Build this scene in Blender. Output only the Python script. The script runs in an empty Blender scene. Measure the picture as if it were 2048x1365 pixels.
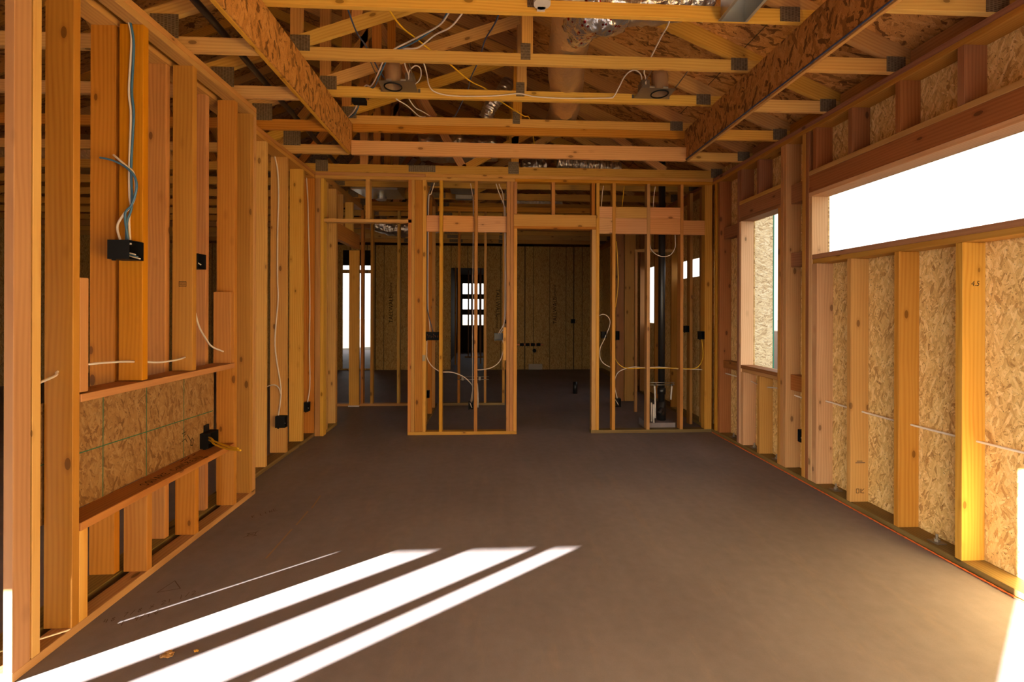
import bpy, bmesh, math, random
from mathutils import Vector, Matrix, noise

random.seed(11)
S = bpy.context.scene
COL = S.collection

# ------------------------------------------------------------------ camera
F_PX, YAW, ROLL = 915.0, 0.05, 0.003          # focal length in pixels of the 2048 px wide frame
cd = bpy.data.cameras.new('camera')
cam = bpy.data.objects.new('camera', cd)
COL.objects.link(cam)
cd.sensor_width = 36.0
cd.lens = F_PX / 2048 * 36.0
cd.shift_y = -60.5 / 2048
cd.clip_end = 300
fwd = Vector((math.sin(YAW), math.cos(YAW), 0))
rgt0 = Vector((math.cos(YAW), -math.sin(YAW), 0))
up0 = Vector((0, 0, 1))
rgt = rgt0 * math.cos(ROLL) + up0 * math.sin(ROLL)
upv = up0 * math.cos(ROLL) - rgt0 * math.sin(ROLL)
M = Matrix((rgt, upv, -fwd)).transposed().to_4x4()
M.translation = Vector((0, 0, 1.455))
cam.matrix_world = M
S.camera = cam

# ------------------------------------------------------------------ sky, sun, exposure
SUN_ENERGY, SKY_STRENGTH, EXPOSURE = 122.0, 2.2, -0.25
GLOW_STRENGTH, GLOW_POWER = 29.0, 9.0
w = bpy.data.worlds.new('sky')
S.world = w
w.use_nodes = True
bg = w.node_tree.nodes['Background']
bg.inputs['Color'].default_value = (1.0, 0.96, 0.90, 1)
bg.inputs['Strength'].default_value = SKY_STRENGTH
# hazy bright sky round the low sun
_t = w.node_tree
_tc = _t.nodes.new('ShaderNodeTexCoord')
_d = _t.nodes.new('ShaderNodeVectorMath'); _d.operation = 'DOT_PRODUCT'
_d.inputs[1].default_value = (-0.786, -0.5705, 0.2245)
_t.links.new(_tc.outputs['Generated'], _d.inputs[0])
_m = _t.nodes.new('ShaderNodeMath'); _m.operation = 'MAXIMUM'; _m.inputs[1].default_value = 0.0
_t.links.new(_d.outputs['Value'], _m.inputs[0])
_p = _t.nodes.new('ShaderNodeMath'); _p.operation = 'POWER'; _p.inputs[1].default_value = GLOW_POWER
_t.links.new(_m.outputs[0], _p.inputs[0])
_bg2 = _t.nodes.new('ShaderNodeBackground')
_bg2.inputs['Color'].default_value = (1.0, 0.88, 0.66, 1)
_s = _t.nodes.new('ShaderNodeMath'); _s.operation = 'MULTIPLY'; _s.inputs[1].default_value = GLOW_STRENGTH
_t.links.new(_p.outputs[0], _s.inputs[0])
_t.links.new(_s.outputs[0], _bg2.inputs['Strength'])
_a = _t.nodes.new('ShaderNodeAddShader')
_t.links.new(bg.outputs[0], _a.inputs[0]); _t.links.new(_bg2.outputs[0], _a.inputs[1])
_t.links.new(_a.outputs[0], _t.nodes['World Output'].inputs['Surface'])
sd = bpy.data.lights.new('low_sun', 'SUN')
sd.energy = SUN_ENERGY
sd.angle = 0.0035
sd.color = (1.0, 0.93, 0.80)
sun = bpy.data.objects.new('low_sun', sd)
COL.objects.link(sun)
sun.rotation_euler = Vector((0.786, 0.5705, -0.2245)).to_track_quat('-Z', 'Y').to_euler()
sun.location = (-8, -6, 6)
S.view_settings.view_transform = 'Standard'
S.view_settings.look = 'None'
S.view_settings.gamma = 1.0
S.view_settings.use_curve_mapping = False
S.view_settings.exposure = EXPOSURE
S.cycles.use_denoising = True
S.cycles.max_bounces = 8
S.cycles.diffuse_bounces = 6
S.cycles.glossy_bounces = 3
S.cycles.sample_clamp_indirect = 6.0
S.cycles.caustics_reflective = False
S.cycles.caustics_refractive = False

# ------------------------------------------------------------------ materials
class NT:
    def __init__(self, name):
        self.m = bpy.data.materials.new(name)
        self.m.use_nodes = True
        self.t = self.m.node_tree
        self.b = self.t.nodes['Principled BSDF']
    def n(self, typ, **kw):
        d = self.t.nodes.new(typ)
        for k, v in kw.items():
            if k.startswith('i_'):
                d.inputs[k[2:]].default_value = v
            else:
                setattr(d, k, v)
        return d
    def l(self, a, b):
        self.t.links.new(a, b)
    def math(self, op, a, b=None, c=None):
        d = self.t.nodes.new('ShaderNodeMath')
        d.operation = op
        for i, v in enumerate((a, b, c)):
            if v is None:
                continue
            if hasattr(v, 'is_linked') or hasattr(v, 'links'):
                self.l(v, d.inputs[i])
            else:
                d.inputs[i].default_value = v
        return d.outputs[0]
    def mix(self, fac, a, b, blend='MIX'):
        d = self.t.nodes.new('ShaderNodeMix')
        d.data_type = 'RGBA'
        d.blend_type = blend
        for s, v in ((d.inputs[0], fac), (d.inputs[6], a), (d.inputs[7], b)):
            if hasattr(v, 'links'):
                self.l(v, s)
            else:
                s.default_value = v
        return d.outputs[2]
    def ramp(self, fac, stops):
        d = self.t.nodes.new('ShaderNodeValToRGB')
        e = d.color_ramp.elements
        while len(e) < len(stops):
            e.new(0.5)
        for q, (p, c) in zip(e, stops):
            q.position = p
            q.color = c if len(c) == 4 else (*c, 1)
        self.l(fac, d.inputs[0])
        return d.outputs[0]
    def grain(self):
        d = self.t.nodes.new('ShaderNodeAttribute')
        d.attribute_name = 'grain'
        return d.outputs['Vector']
    def mapping(self, vec, loc=(0, 0, 0), rot=(0, 0, 0), scale=(1, 1, 1)):
        d = self.t.nodes.new('ShaderNodeMapping')
        d.inputs['Location'].default_value = loc
        d.inputs['Rotation'].default_value = rot
        d.inputs['Scale'].default_value = scale
        self.l(vec, d.inputs['Vector'])
        return d.outputs[0]
    def bump(self, h, strength=0.2, dist=0.002):
        d = self.t.nodes.new('ShaderNodeBump')
        d.inputs['Strength'].default_value = strength
        d.inputs['Distance'].default_value = dist
        self.l(h, d.inputs['Height'])
        self.l(d.outputs[0], self.b.inputs['Normal'])

def rgba(c):
    return (c[0], c[1], c[2], 1)

def wood(name, light, dark, rough=0.6):
    t = NT(name)
    g = t.grain()
    obi = t.n('ShaderNodeObjectInfo')
    # growth rings seen as long grain lines
    warp = t.n('ShaderNodeTexNoise', i_Scale=1.0, i_Detail=2.0)
    t.l(t.mapping(g, scale=(1.1, 5, 5)), warp.inputs['Vector'])
    wv = t.mapping(g, scale=(0.10, 1, 1))
    add = t.n('ShaderNodeVectorMath', operation='MULTIPLY_ADD')
    t.l(warp.outputs['Color'], add.inputs[0])
    add.inputs[1].default_value = (0.03, 0.06, 0.06)
    t.l(wv, add.inputs[2])
    ring = t.n('ShaderNodeTexWave', wave_type='RINGS', rings_direction='X', wave_profile='SIN',
               i_Scale=15.0, i_Distortion=2.2, i_Detail=2.0)
    ring.inputs['Detail Scale'].default_value = 0.9
    t.l(add.outputs[0], ring.inputs['Vector'])
    # fine fibres
    fib = t.n('ShaderNodeTexNoise', i_Scale=1.0, i_Detail=3.0)
    t.l(t.mapping(g, scale=(4, 190, 190)), fib.inputs['Vector'])
    # large blotches
    blo = t.n('ShaderNodeTexNoise', i_Scale=1.0, i_Detail=2.0)
    t.l(t.mapping(g, scale=(1.6, 9, 9)), blo.inputs['Vector'])
    f = t.math('MULTIPLY', ring.outputs['Fac'], 0.28)
    f = t.math('ADD', f, t.math('MULTIPLY', fib.outputs['Fac'], 0.34))
    f = t.math('ADD', f, t.math('MULTIPLY', blo.outputs['Fac'], 0.55))
    col = t.ramp(f, [(0.18, light), (0.60, tuple((a * 0.6 + b * 0.4) for a, b in zip(light, dark))), (0.98, dark)])
    # knots
    vo = t.n('ShaderNodeTexVoronoi', i_Scale=1.0)
    t.l(t.mapping(g, scale=(5.2, 11, 11)), vo.inputs['Vector'])
    sep = t.n('ShaderNodeSeparateColor')
    t.l(vo.outputs['Color'], sep.inputs[0])
    dn = t.math('ADD', vo.outputs['Distance'], t.math('MULTIPLY', blo.outputs['Fac'], 0.10))
    core = t.math('MULTIPLY', t.math('LESS_THAN', dn, 0.185), t.math('GREATER_THAN', sep.outputs[0], 0.64))
    halo = t.n('ShaderNodeMapRange')
    halo.inputs['From Min'].default_value = 0.34
    halo.inputs['From Max'].default_value = 0.12
    t.l(dn, halo.inputs['Value'])
    hf = t.math('MULTIPLY', halo.outputs[0], t.math('MULTIPLY', t.math('GREATER_THAN', sep.outputs[0], 0.64), 0.55))
    kd = tuple(c * 0.42 for c in dark)
    col = t.mix(hf, col, rgba(tuple(c * 0.75 for c in dark)))
    col = t.mix(t.math('MULTIPLY', core, 0.8), col, rgba(kd))
    # each board a little different
    hs = t.n('ShaderNodeHueSaturation')
    rnd = obi.outputs['Random']
    t.l(t.math('MULTIPLY_ADD', rnd, 0.014, 0.493), hs.inputs['Hue'])
    r2 = t.math('FRACT', t.math('MULTIPLY', rnd, 7.31))
    t.l(t.math('MULTIPLY_ADD', r2, 0.26, 0.87), hs.inputs['Value'])
    t.l(t.math('MULTIPLY_ADD', t.math('FRACT', t.math('MULTIPLY', rnd, 13.7)), 0.2, 0.9), hs.inputs['Saturation'])
    t.l(col, hs.inputs['Color'])
    t.l(hs.outputs[0], t.b.inputs['Base Color'])
    t.b.inputs['Roughness'].default_value = rough
    t.b.inputs['Specular IOR Level'].default_value = 0.25
    t.bump(f, 0.25, 0.0012)
    return t.m

def osb(name, tint=(1, 1, 1), seam=None, size=1.0, low=1.0):
    """Oriented strand board: three layers of randomly turned flakes. seam = (axis, period, offset, width)."""
    t = NT(name)
    g = t.grain()
    nz = t.n('ShaderNodeTexNoise', i_Scale=24.0, i_Detail=3.0)
    t.l(g, nz.inputs['Vector'])
    dv = t.n('ShaderNodeVectorMath', operation='MULTIPLY_ADD')
    t.l(nz.outputs['Color'], dv.inputs[0])
    dv.inputs[1].default_value = (0.022 * size, 0.022 * size, 0)
    t.l(g, dv.inputs[2])
    outs = []
    for k, (ang, sl, sw) in enumerate(((1.25, 18.0, 92.0), (1.95, 15.0, 78.0), (0.65, 22.0, 100.0), (2.6, 18.0, 84.0), (1.6, 15.0, 70.0))):
        v = t.n('ShaderNodeTexVoronoi', voronoi_dimensions='2D', i_Scale=1.0, i_Randomness=1.0)
        # rotate first, then stretch
        r = t.mapping(dv.outputs[0], rot=(0, 0, ang), loc=(k * 3.1, k * 1.7, 0))
        t.l(t.mapping(r, scale=(sl / size, sw / size, 1)), v.inputs['Vector'])
        sp = t.n('ShaderNodeSeparateColor')
        t.l(v.outputs['Color'], sp.inputs[0])
        edge = t.math('GREATER_THAN', v.outputs['Distance'], 0.62)
        outs.append((sp, edge, r))
    stops = [(0.0, (0.36 * low, 0.195 * low, 0.066 * low)), (0.10, (0.48 * low, 0.285 * low, 0.105 * low)), (0.34, (0.61, 0.39, 0.155)),
             (0.66, (0.68, 0.455, 0.19)), (1.0, (0.77, 0.555, 0.27))]
    stops = [(p, tuple(a * b for a, b in zip(c, tint))) for p, c in stops]
    cols = [t.ramp(sp.outputs[1], stops) for sp, _, _ in outs]
    col = cols[4]
    shade = outs[4][1]
    for k in (3, 2, 1, 0):
        sp, edge, _ = outs[k]
        on = t.math('GREATER_THAN', sp.outputs[0], 0.68)
        col = t.mix(on, col, cols[k])
        shade = t.math('ADD', t.math('MULTIPLY', on, edge), t.math('MULTIPLY', t.math('SUBTRACT', 1.0, on), shade))
    col = t.mix(t.math('MULTIPLY', shade, 0.18), col, rgba(tuple(0.11 * b * c for b, c in zip((1.0, 0.42, 0.14), tint))))
    # fibre streaks along the flakes
    fb = t.n('ShaderNodeTexNoise', i_Scale=1.0, i_Detail=3.0)
    t.l(t.mapping(outs[1][2], scale=(18, 240, 1)), fb.inputs['Vector'])
    col = t.mix(0.55, col, t.ramp(fb.outputs['Fac'], [(0.25, (0.35, 0.35, 0.35)), (0.75, (0.72, 0.72, 0.72))]), 'OVERLAY')
    fleck = t.n('ShaderNodeTexNoise', i_Scale=120.0, i_Detail=1.0)
    t.l(g, fleck.inputs['Vector'])
    col = t.mix(t.math('MULTIPLY', t.math('GREATER_THAN', fleck.outputs['Fac'], 0.71), 0.75), col, (0.05, 0.02, 0.006, 1))
    if seam:
        for ax, per, off, wd in seam:
            sx = t.n('ShaderNodeSeparateXYZ')
            t.l(g, sx.inputs[0])
            fr = t.math('FRACT', t.math('DIVIDE', t.math('ADD', sx.outputs[ax], off), per))
            ln = t.math('LESS_THAN', fr, wd / per)
            col = t.mix(t.math('MULTIPLY', ln, 0.85), col, (0.03, 0.025, 0.012, 1))
    t.l(col, t.b.inputs['Base Color'])
    t.b.inputs['Roughness'].default_value = 0.62
    t.b.inputs['Specular IOR Level'].default_value = 0.3
    t.bump(t.math('ADD', t.math('MULTIPLY', outs[0][0].outputs[2], 0.6), fb.outputs['Fac']), 0.25, 0.0015)
    return t.m

def plain(name, col, rough=0.5, metal=0.0, spec=0.5):
    t = NT(name)
    nz = t.n('ShaderNodeTexNoise', i_Scale=9.0, i_Detail=3.0)
    tc = t.n('ShaderNodeTexCoord')
    t.l(tc.outputs['Object'], nz.inputs['Vector'])
    t.l(t.mix(nz.outputs['Fac'], rgba(tuple(c * 0.85 for c in col)), rgba(tuple(min(1, c * 1.12) for c in col))), t.b.inputs['Base Color'])
    t.b.inputs['Roughness'].default_value = rough
    t.b.inputs['Metallic'].default_value = metal
    t.b.inputs['Specular IOR Level'].default_value = spec
    return t.m

def concrete():
    t = NT('concrete')
    tc = t.n('ShaderNodeTexCoord')
    p = tc.outputs['Object']
    a = t.n('ShaderNodeTexNoise', i_Scale=0.9, i_Detail=4.0, i_Roughness=0.6)
    b = t.n('ShaderNodeTexNoise', i_Scale=16.0, i_Detail=5.0)
    c = t.n('ShaderNodeTexNoise', i_Scale=240.0, i_Detail=2.0)
    st = t.n('ShaderNodeTexNoise', i_Scale=1.0, i_Detail=3.0)
    for q in (a, b, c):
        t.l(p, q.inputs['Vector'])
    t.l(t.mapping(p, rot=(0, 0, 0.12), scale=(9.0, 0.9, 1)), st.inputs['Vector'])
    f = t.math('ADD', t.math('MULTIPLY', a.outputs['Fac'], 0.5), t.math('MULTIPLY', b.outputs['Fac'], 0.2))
    f = t.math('ADD', f, t.math('ADD', t.math('MULTIPLY', c.outputs['Fac'], 0.12), t.math('MULTIPLY', st.outputs['Fac'], 0.12)))
    col = t.ramp(f, [(0.30, (0.155, 0.136, 0.148)), (0.52, (0.215, 0.191, 0.210)), (0.75, (0.28, 0.252, 0.276))])
    # sawdust swept along the walls
    sv = t.n('ShaderNodeTexNoise', i_Scale=1.0, i_Detail=6.0, i_Roughness=0.7)
    t.l(t.mapping(p, rot=(0, 0, 0.05), scale=(7.0, 1.6, 1)), sv.inputs['Vector'])
    dust = t.n('ShaderNodeMapRange')
    dust.inputs['From Min'].default_value = 0.56
    dust.inputs['From Max'].default_value = 0.80
    t.l(sv.outputs['Fac'], dust.inputs['Value'])
    col = t.mix(t.math('MULTIPLY', dust.outputs[0], 0.22), col, (0.40, 0.29, 0.19, 1))
    t.l(col, t.b.inputs['Base Color'])
    t.b.inputs['Roughness'].default_value = 0.72
    t.b.inputs['Specular IOR Level'].default_value = 0.35
    t.bump(t.math('ADD', t.math('MULTIPLY', b.outputs['Fac'], 0.6), t.math('MULTIPLY', c.outputs['Fac'], 0.4)), 0.3, 0.002)
    return t.m

def gusset_mat():
    t = NT('toothed_steel')
    g = t.grain()
    sx = t.n('ShaderNodeSeparateXYZ')
    t.l(g, sx.inputs[0])
    u = t.math('FRACT', t.math('DIVIDE', sx.outputs[0], 0.022))
    rowi = t.math('FLOOR', t.math('DIVIDE', sx.outputs[0], 0.022))
    v = t.math('FRACT', t.math('ADD', t.math('DIVIDE', sx.outputs[1], 0.011), t.math('MULTIPLY', rowi, 0.5)))
    slot = t.math('MULTIPLY', t.math('LESS_THAN', u, 0.62), t.math('LESS_THAN', v, 0.42))
    nz = t.n('ShaderNodeTexNoise', i_Scale=60.0, i_Detail=3.0)
    t.l(g, nz.inputs['Vector'])
    base = t.ramp(nz.outputs['Fac'], [(0.3, (0.15, 0.110, 0.070)), (0.7, (0.24, 0.185, 0.125))])
    t.l(t.mix(t.math('MULTIPLY', slot, 0.8), base, (0.05, 0.03, 0.015, 1)), t.b.inputs['Base Color'])
    t.b.inputs['Metallic'].default_value = 0.55
    t.b.inputs['Roughness'].default_value = 0.5
    t.bump(t.math('SUBTRACT', 1.0, slot), 0.5, 0.0015)
    return t.m

def foil(name, col, rough=0.25, red=False, scale=22.0, strength=0.9):
    t = NT(name)
    tc = t.n('ShaderNodeTexCoord')
    p = tc.outputs['Object']
    v = t.n('ShaderNodeTexVoronoi', i_Scale=scale, feature='SMOOTH_F1')
    n = t.n('ShaderNodeTexNoise', i_Scale=scale * 0.8, i_Detail=4.0)
    t.l(p, v.inputs['Vector'])
    t.l(p, n.inputs['Vector'])
    base = t.mix(n.outputs['Fac'], rgba(tuple(c * 0.8 for c in col)), rgba(col))
    if red:
        r = t.n('ShaderNodeTexVoronoi', i_Scale=26.0)
        t.l(p, r.inputs['Vector'])
        base = t.mix(t.math('LESS_THAN', r.outputs['Distance'], 0.26), base, (0.30, 0.02, 0.015, 1))
    t.l(base, t.b.inputs['Base Color'])
    t.b.inputs['Metallic'].default_value = 0.9
    t.b.inputs['Roughness'].default_value = rough
    t.bump(t.math('ADD', v.outputs['Distance'], n.outputs['Fac']), strength, 0.02)
    return t.m

FIR = wood('fir', (0.57, 0.320, 0.085), (0.36, 0.160, 0.034))
FIR_RED = wood('red_fir', (0.48, 0.225, 0.060), (0.28, 0.105, 0.025))
FIR_PALE = wood('pale_fir', (0.68, 0.42, 0.120), (0.46, 0.230, 0.052))
FIR_AMBER_DIM = wood('dimmed_amber_fir', (0.47, 0.225, 0.045), (0.30, 0.115, 0.018))  # left-wall amber fir; the weaker light there is darkened into its colour
FIR_JAMB_LIT = wood('lit_jamb_fir', (0.80, 0.53, 0.30), (0.60, 0.34, 0.16))  # fir with the windows' daylight painted into a brighter base colour
FIR_BROWN_DIM = wood('dimmed_brown_fir', (0.38, 0.165, 0.070), (0.23, 0.085, 0.034))  # reddish-brown fir; darkening beside the window glare is painted in
FIR_TAN_DIM = wood('dimmed_tan_fir', (0.46, 0.250, 0.100), (0.30, 0.135, 0.050))  # pinkish-brown left-wall fir, base colour lowered to imitate dimmer light
FIR_LIT = wood('lit_fir', (0.56, 0.305, 0.085), (0.38, 0.170, 0.038))  # right-wall fir, coloured lighter than the left to imitate stronger light
FIR_PINK = wood('pink_fir', (0.66, 0.365, 0.170), (0.44, 0.200, 0.075))
TREATED = wood('treated_wood', (0.25, 0.17, 0.072), (0.10, 0.068, 0.028))
SCUFFED = wood('scuffed_wood', (0.46, 0.27, 0.115), (0.22, 0.11, 0.042))
OSB_WALL = osb('osb_sheathing', (1.16, 1.22, 1.22))
OSB_ROOF = osb('osb_deck', (0.72, 0.52, 0.36), seam=[(1, 1.22, 0.4, 0.008)], size=1.8, low=0.55)
OSB_RED = osb('osb_red', (0.64, 0.44, 0.28), size=1.8, low=0.5)
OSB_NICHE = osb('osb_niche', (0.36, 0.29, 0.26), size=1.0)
OSB_TALL = osb('osb_tall', (0.72, 0.70, 0.55), seam=[(0, 0.4064, 0.10, 0.014), (0, 1.2192, 0.32, 0.03)])
OSB_OUT_LIT = osb('osb_outside_lit', (1.32, 1.75, 2.9))  # strong outdoor light painted in by raising the board's colour
CONC = concrete()
GUSSET = gusset_mat()
FOIL = foil('crinkled_foil', (0.72, 0.66, 0.58), 0.28)
FOIL_WRAP = foil('foil_wrap', (0.74, 0.55, 0.34), 0.45, scale=40.0, strength=0.3)
FOIL_RED = foil('foil_tape', (0.62, 0.60, 0.60), 0.2, red=True, scale=14.0)
GALV = plain('galvanised_steel', (0.55, 0.53, 0.48), 0.32, 0.9)
BRONZE = plain('bronze_tin', (0.50, 0.33, 0.20), 0.42, 0.55)
DARKMETAL = plain('dull_steel', (0.24, 0.20, 0.16), 0.45, 0.7)
BLACK = plain('black_plastic', (0.006, 0.006, 0.007), 0.6, 0, 0.15)
ABS = plain('abs_pipe', (0.012, 0.012, 0.013), 0.35, 0, 0.5)
WHITE_C = plain('white_jacket', (0.82, 0.74, 0.66), 0.5)
BLUE_C = plain('blue_jacket', (0.035, 0.12, 0.24), 0.5)
GREY_P = plain('grey_plastic', (0.05, 0.052, 0.055), 0.5)
DULLZINC = plain('dull_zinc', (0.30, 0.26, 0.19), 0.6, 0.3)
NAVY_C = plain('navy_jacket', (0.03, 0.045, 0.10), 0.5)
YELLOW_C = plain('yellow_jacket', (0.70, 0.40, 0.01), 0.45)
PEX = plain('white_pex', (0.72, 0.68, 0.64), 0.4)
STRING = plain('orange_string', (0.72, 0.16, 0.035), 0.7)
WHITE_P = plain('white_plastic', (0.62, 0.60, 0.60), 0.4)
INK = plain('black_ink', (0.022, 0.018, 0.014), 0.8, 0, 0.1)
PENCIL = plain('marker_ink', (0.115, 0.080, 0.065), 0.8, 0, 0.1)
GREENLINE = plain('green_ink', (0.045, 0.12, 0.075), 0.8, 0, 0.1)
COPPER = plain('copper_wire', (0.45, 0.16, 0.07), 0.4, 0.6)
EARTH = plain('desert_ground', (0.10, 0.085, 0.07), 0.9)
BLOCKWALL = plain('block_wall', (0.22, 0.17, 0.16), 0.9)
SHADEWALL = plain('unlit_passage_shade', (0.045, 0.026, 0.016), 0.9)  # painted darkness of the unlit far passage, not a separate lining
GREEN_EDGE = plain('green_wrap', (0.05, 0.30, 0.24), 0.6)

# ------------------------------------------------------------------ builders
def tag(o, label=None, cat=None, group=None, kind=None):
    if label: o['label'] = label
    if cat: o['category'] = cat
    if group: o['group'] = group
    if kind: o['kind'] = kind
    return o

def mk(name, bm, mat, parent=None, axis=None, smooth=False):
    """Link bm (world coordinates) as one mesh object; its origin is its base centre; store the grain coordinates."""
    xs = [v.co for v in bm.verts]
    lo = Vector((min(v.x for v in xs), min(v.y for v in xs), min(v.z for v in xs)))
    hi = Vector((max(v.x for v in xs), max(v.y for v in xs), max(v.z for v in xs)))
    org = Vector(((lo.x + hi.x) / 2, (lo.y + hi.y) / 2, lo.z))
    me = bpy.data.meshes.new(name)
    ext = hi - lo
    if axis is None:
        order = sorted(range(3), key=lambda i: -ext[i])
    else:
        order = [axis] + sorted([i for i in range(3) if i != axis], key=lambda i: -ext[i])
    off = (random.uniform(0, 60), random.uniform(0.04, 0.13), random.uniform(-0.05, 0.05))
    gl = bm.verts.layers.float_vector.get('g')
    gr = []
    for v in bm.verts:
        if gl is not None:
            q = v[gl]
            gr.append((q[0] + off[0], q[1] + off[1], q[2] + off[2]))
        else:
            d = v.co - (lo + hi) / 2
            gr.append((d[order[0]] + off[0], d[order[1]] + off[1], d[order[2]] + off[2]))
        v.co -= org
    if gl is not None:
        bm.verts.layers.float_vector.remove(gl)
    bm.to_mesh(me)
    bm.free()
    at = me.attributes.new('grain', 'FLOAT_VECTOR', 'POINT')
    at.data.foreach_set('vector', [c for p in gr for c in p])
    if smooth:
        for p in me.polygons:
            p.use_smooth = True
    me.materials.append(mat)
    o = bpy.data.objects.new(name, me)
    COL.objects.link(o)
    if parent:
        o.parent = parent
        o.location = org - parent.location
    else:
        o.location = org
    return o

def boxbm(x0, x1, y0, y1, z0, z1, bev=0.0015, bm=None):
    b = bm or bmesh.new()
    m = Matrix.Translation(((x0 + x1) / 2, (y0 + y1) / 2, (z0 + z1) / 2)) @ Matrix.Diagonal((abs(x1 - x0), abs(y1 - y0), abs(z1 - z0), 1))
    r = bmesh.ops.create_cube(b, size=1, matrix=m)
    if bev:
        ed = list({e for v in r['verts'] for e in v.link_edges})
        bmesh.ops.bevel(b, geom=ed, offset=bev, segments=1, affect='EDGES')
    return b

def board(name, label, cat, x, y, z, mat, parent=None, group=None, kind=None, axis=None, bev=0.002):
    o = mk(name, boxbm(*x, *y, *z, bev), mat, parent, axis)
    return tag(o, label, cat, group, kind)

def slant(name, p0, p1, wd, y, mat, parent):
    """A straight member in an X-Z plane between two (x, z) points, wd wide, filling the Y range y."""
    a, b = Vector((p0[0], 0, p0[1])), Vector((p1[0], 0, p1[1]))
    d = (b - a); L = d.length; d.normalize()
    n = Vector((-d.z, 0, d.x))
    bm = bmesh.new()
    gl = bm.verts.layers.float_vector.new('g')
    vs = []
    for s in (0, L):
        for q in (-wd / 2, wd / 2):
            for yy in y:
                v = bm.verts.new(a + d * s + n * q + Vector((0, yy, 0)))
                v[gl] = Vector((s - L / 2, q, yy - (y[0] + y[1]) / 2))
                vs.append(v)
    for f in ((0, 1, 3, 2), (4, 6, 7, 5), (0, 4, 5, 1), (2, 3, 7, 6), (0, 2, 6, 4), (1, 5, 7, 3)):
        bm.faces.new([vs[i] for i in f])
    bmesh.ops.recalc_face_normals(bm, faces=bm.faces[:])
    return mk(name, bm, mat, parent)

def empty(name, label, cat, loc, group=None):
    o = bpy.data.objects.new(name, None)
    o.empty_display_size = 0.1
    COL.objects.link(o)
    o.location = loc
    return tag(o, label, cat, group)

def smooth_path(P, per=6):
    P = [Vector(p) for p in P]
    if len(P) < 3:
        return P
    out = []
    Q = [P[0] * 2 - P[1]] + P + [P[-1] * 2 - P[-2]]
    for i in range(1, len(Q) - 2):
        for k in range(per):
            t = k / per
            a, b, c, d = Q[i - 1], Q[i], Q[i + 1], Q[i + 2]
            out.append(0.5 * (2 * b + (c - a) * t + (2 * a - 5 * b + 4 * c - d) * t * t + (3 * b - a - 3 * c + d) * t ** 3))
    out.append(P[-1])
    return out

def tubebm(P, r, n=8, per=6, rad=None, bm=None, caps=True):
    P = smooth_path(P, per)
    b = bm or bmesh.new()
    rings = []
    up = Vector((0.31, 0.2, 0.93)).normalized()
    for i, p in enumerate(P):
        t = (P[min(i + 1, len(P) - 1)] - P[max(i - 1, 0)]).normalized()
        s = t.cross(up)
        if s.length < 1e-3:
            s = t.cross(Vector((1, 0, 0)))
        s.normalize()
        u = s.cross(t)
        rr = rad(i / max(1, len(P) - 1)) if rad else r
        rings.append([b.verts.new(p + (s * math.cos(2 * math.pi * k / n) + u * math.sin(2 * math.pi * k / n)) * rr) for k in range(n)])
    for a, c in zip(rings, rings[1:]):
        for k in range(n):
            b.faces.new((a[k], a[(k + 1) % n], c[(k + 1) % n], c[k]))
    if caps:
        b.faces.new(rings[0][::-1])
        b.faces.new(rings[-1])
    bmesh.ops.recalc_face_normals(b, faces=b.faces[:])
    return b

def cable(name, label, P, r, mat, cat='cable', group=None, parent=None, n=8):
    return tag(mk(name, tubebm(P, r, n), mat, parent, smooth=True), label, cat, group)

def cyl(p0, p1, r, n=24, bm=None, r2=None):
    return tubebm([p0, p1], r, n, 1, (lambda t: r + (r2 - r) * t) if r2 else None, bm)

def sheet(name, axis, c, u, z, holes, th, mat, kind='structure', label=None, cat=None):
    """An upright board of thickness th on the plane axis=c, with rectangular holes (u0, u1, z0, z1)."""
    us = sorted({u[0], u[1]} | {h[i] for h in holes for i in (0, 1) if u[0] < h[i] < u[1]})
    zs = sorted({z[0], z[1]} | {h[i] for h in holes for i in (2, 3) if z[0] < h[i] < z[1]})
    inhole = lambda a, b: any(h[0] < a < h[1] and h[2] < b < h[3] for h in holes)
    bm = bmesh.new()
    fill = {(i, j) for i in range(len(us) - 1) for j in range(len(zs) - 1)
            if not inhole((us[i] + us[i + 1]) / 2, (zs[j] + zs[j + 1]) / 2)}
    vt = {}
    def V(i, j, k):
        if (i, j, k) not in vt:
            cc = c + th * k
            vt[i, j, k] = bm.verts.new((cc, us[i], zs[j]) if axis == 0 else (us[i], cc, zs[j]))
        return vt[i, j, k]
    for i, j in fill:
        for k in (0, 1):
            bm.faces.new((V(i, j, k), V(i + 1, j, k), V(i + 1, j + 1, k), V(i, j + 1, k)))
        for di, dj, e in ((-1, 0, ((i, j), (i, j + 1))), (1, 0, ((i + 1, j), (i + 1, j + 1))), (0, -1, ((i, j), (i + 1, j))), (0, 1, ((i, j + 1), (i + 1, j + 1)))):
            if (i + di, j + dj) not in fill:
                bm.faces.new((V(*e[0], 0), V(*e[1], 0), V(*e[1], 1), V(*e[0], 1)))
    bmesh.ops.recalc_face_normals(bm, faces=bm.faces[:])
    gl = bm.verts.layers.float_vector.new('g')
    for v in bm.verts:
        v[gl] = Vector((v.co.y if axis == 0 else v.co.x, v.co.z, 0))
    o = mk(name, bm, mat)
    return tag(o, label, cat, None, kind)

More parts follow.
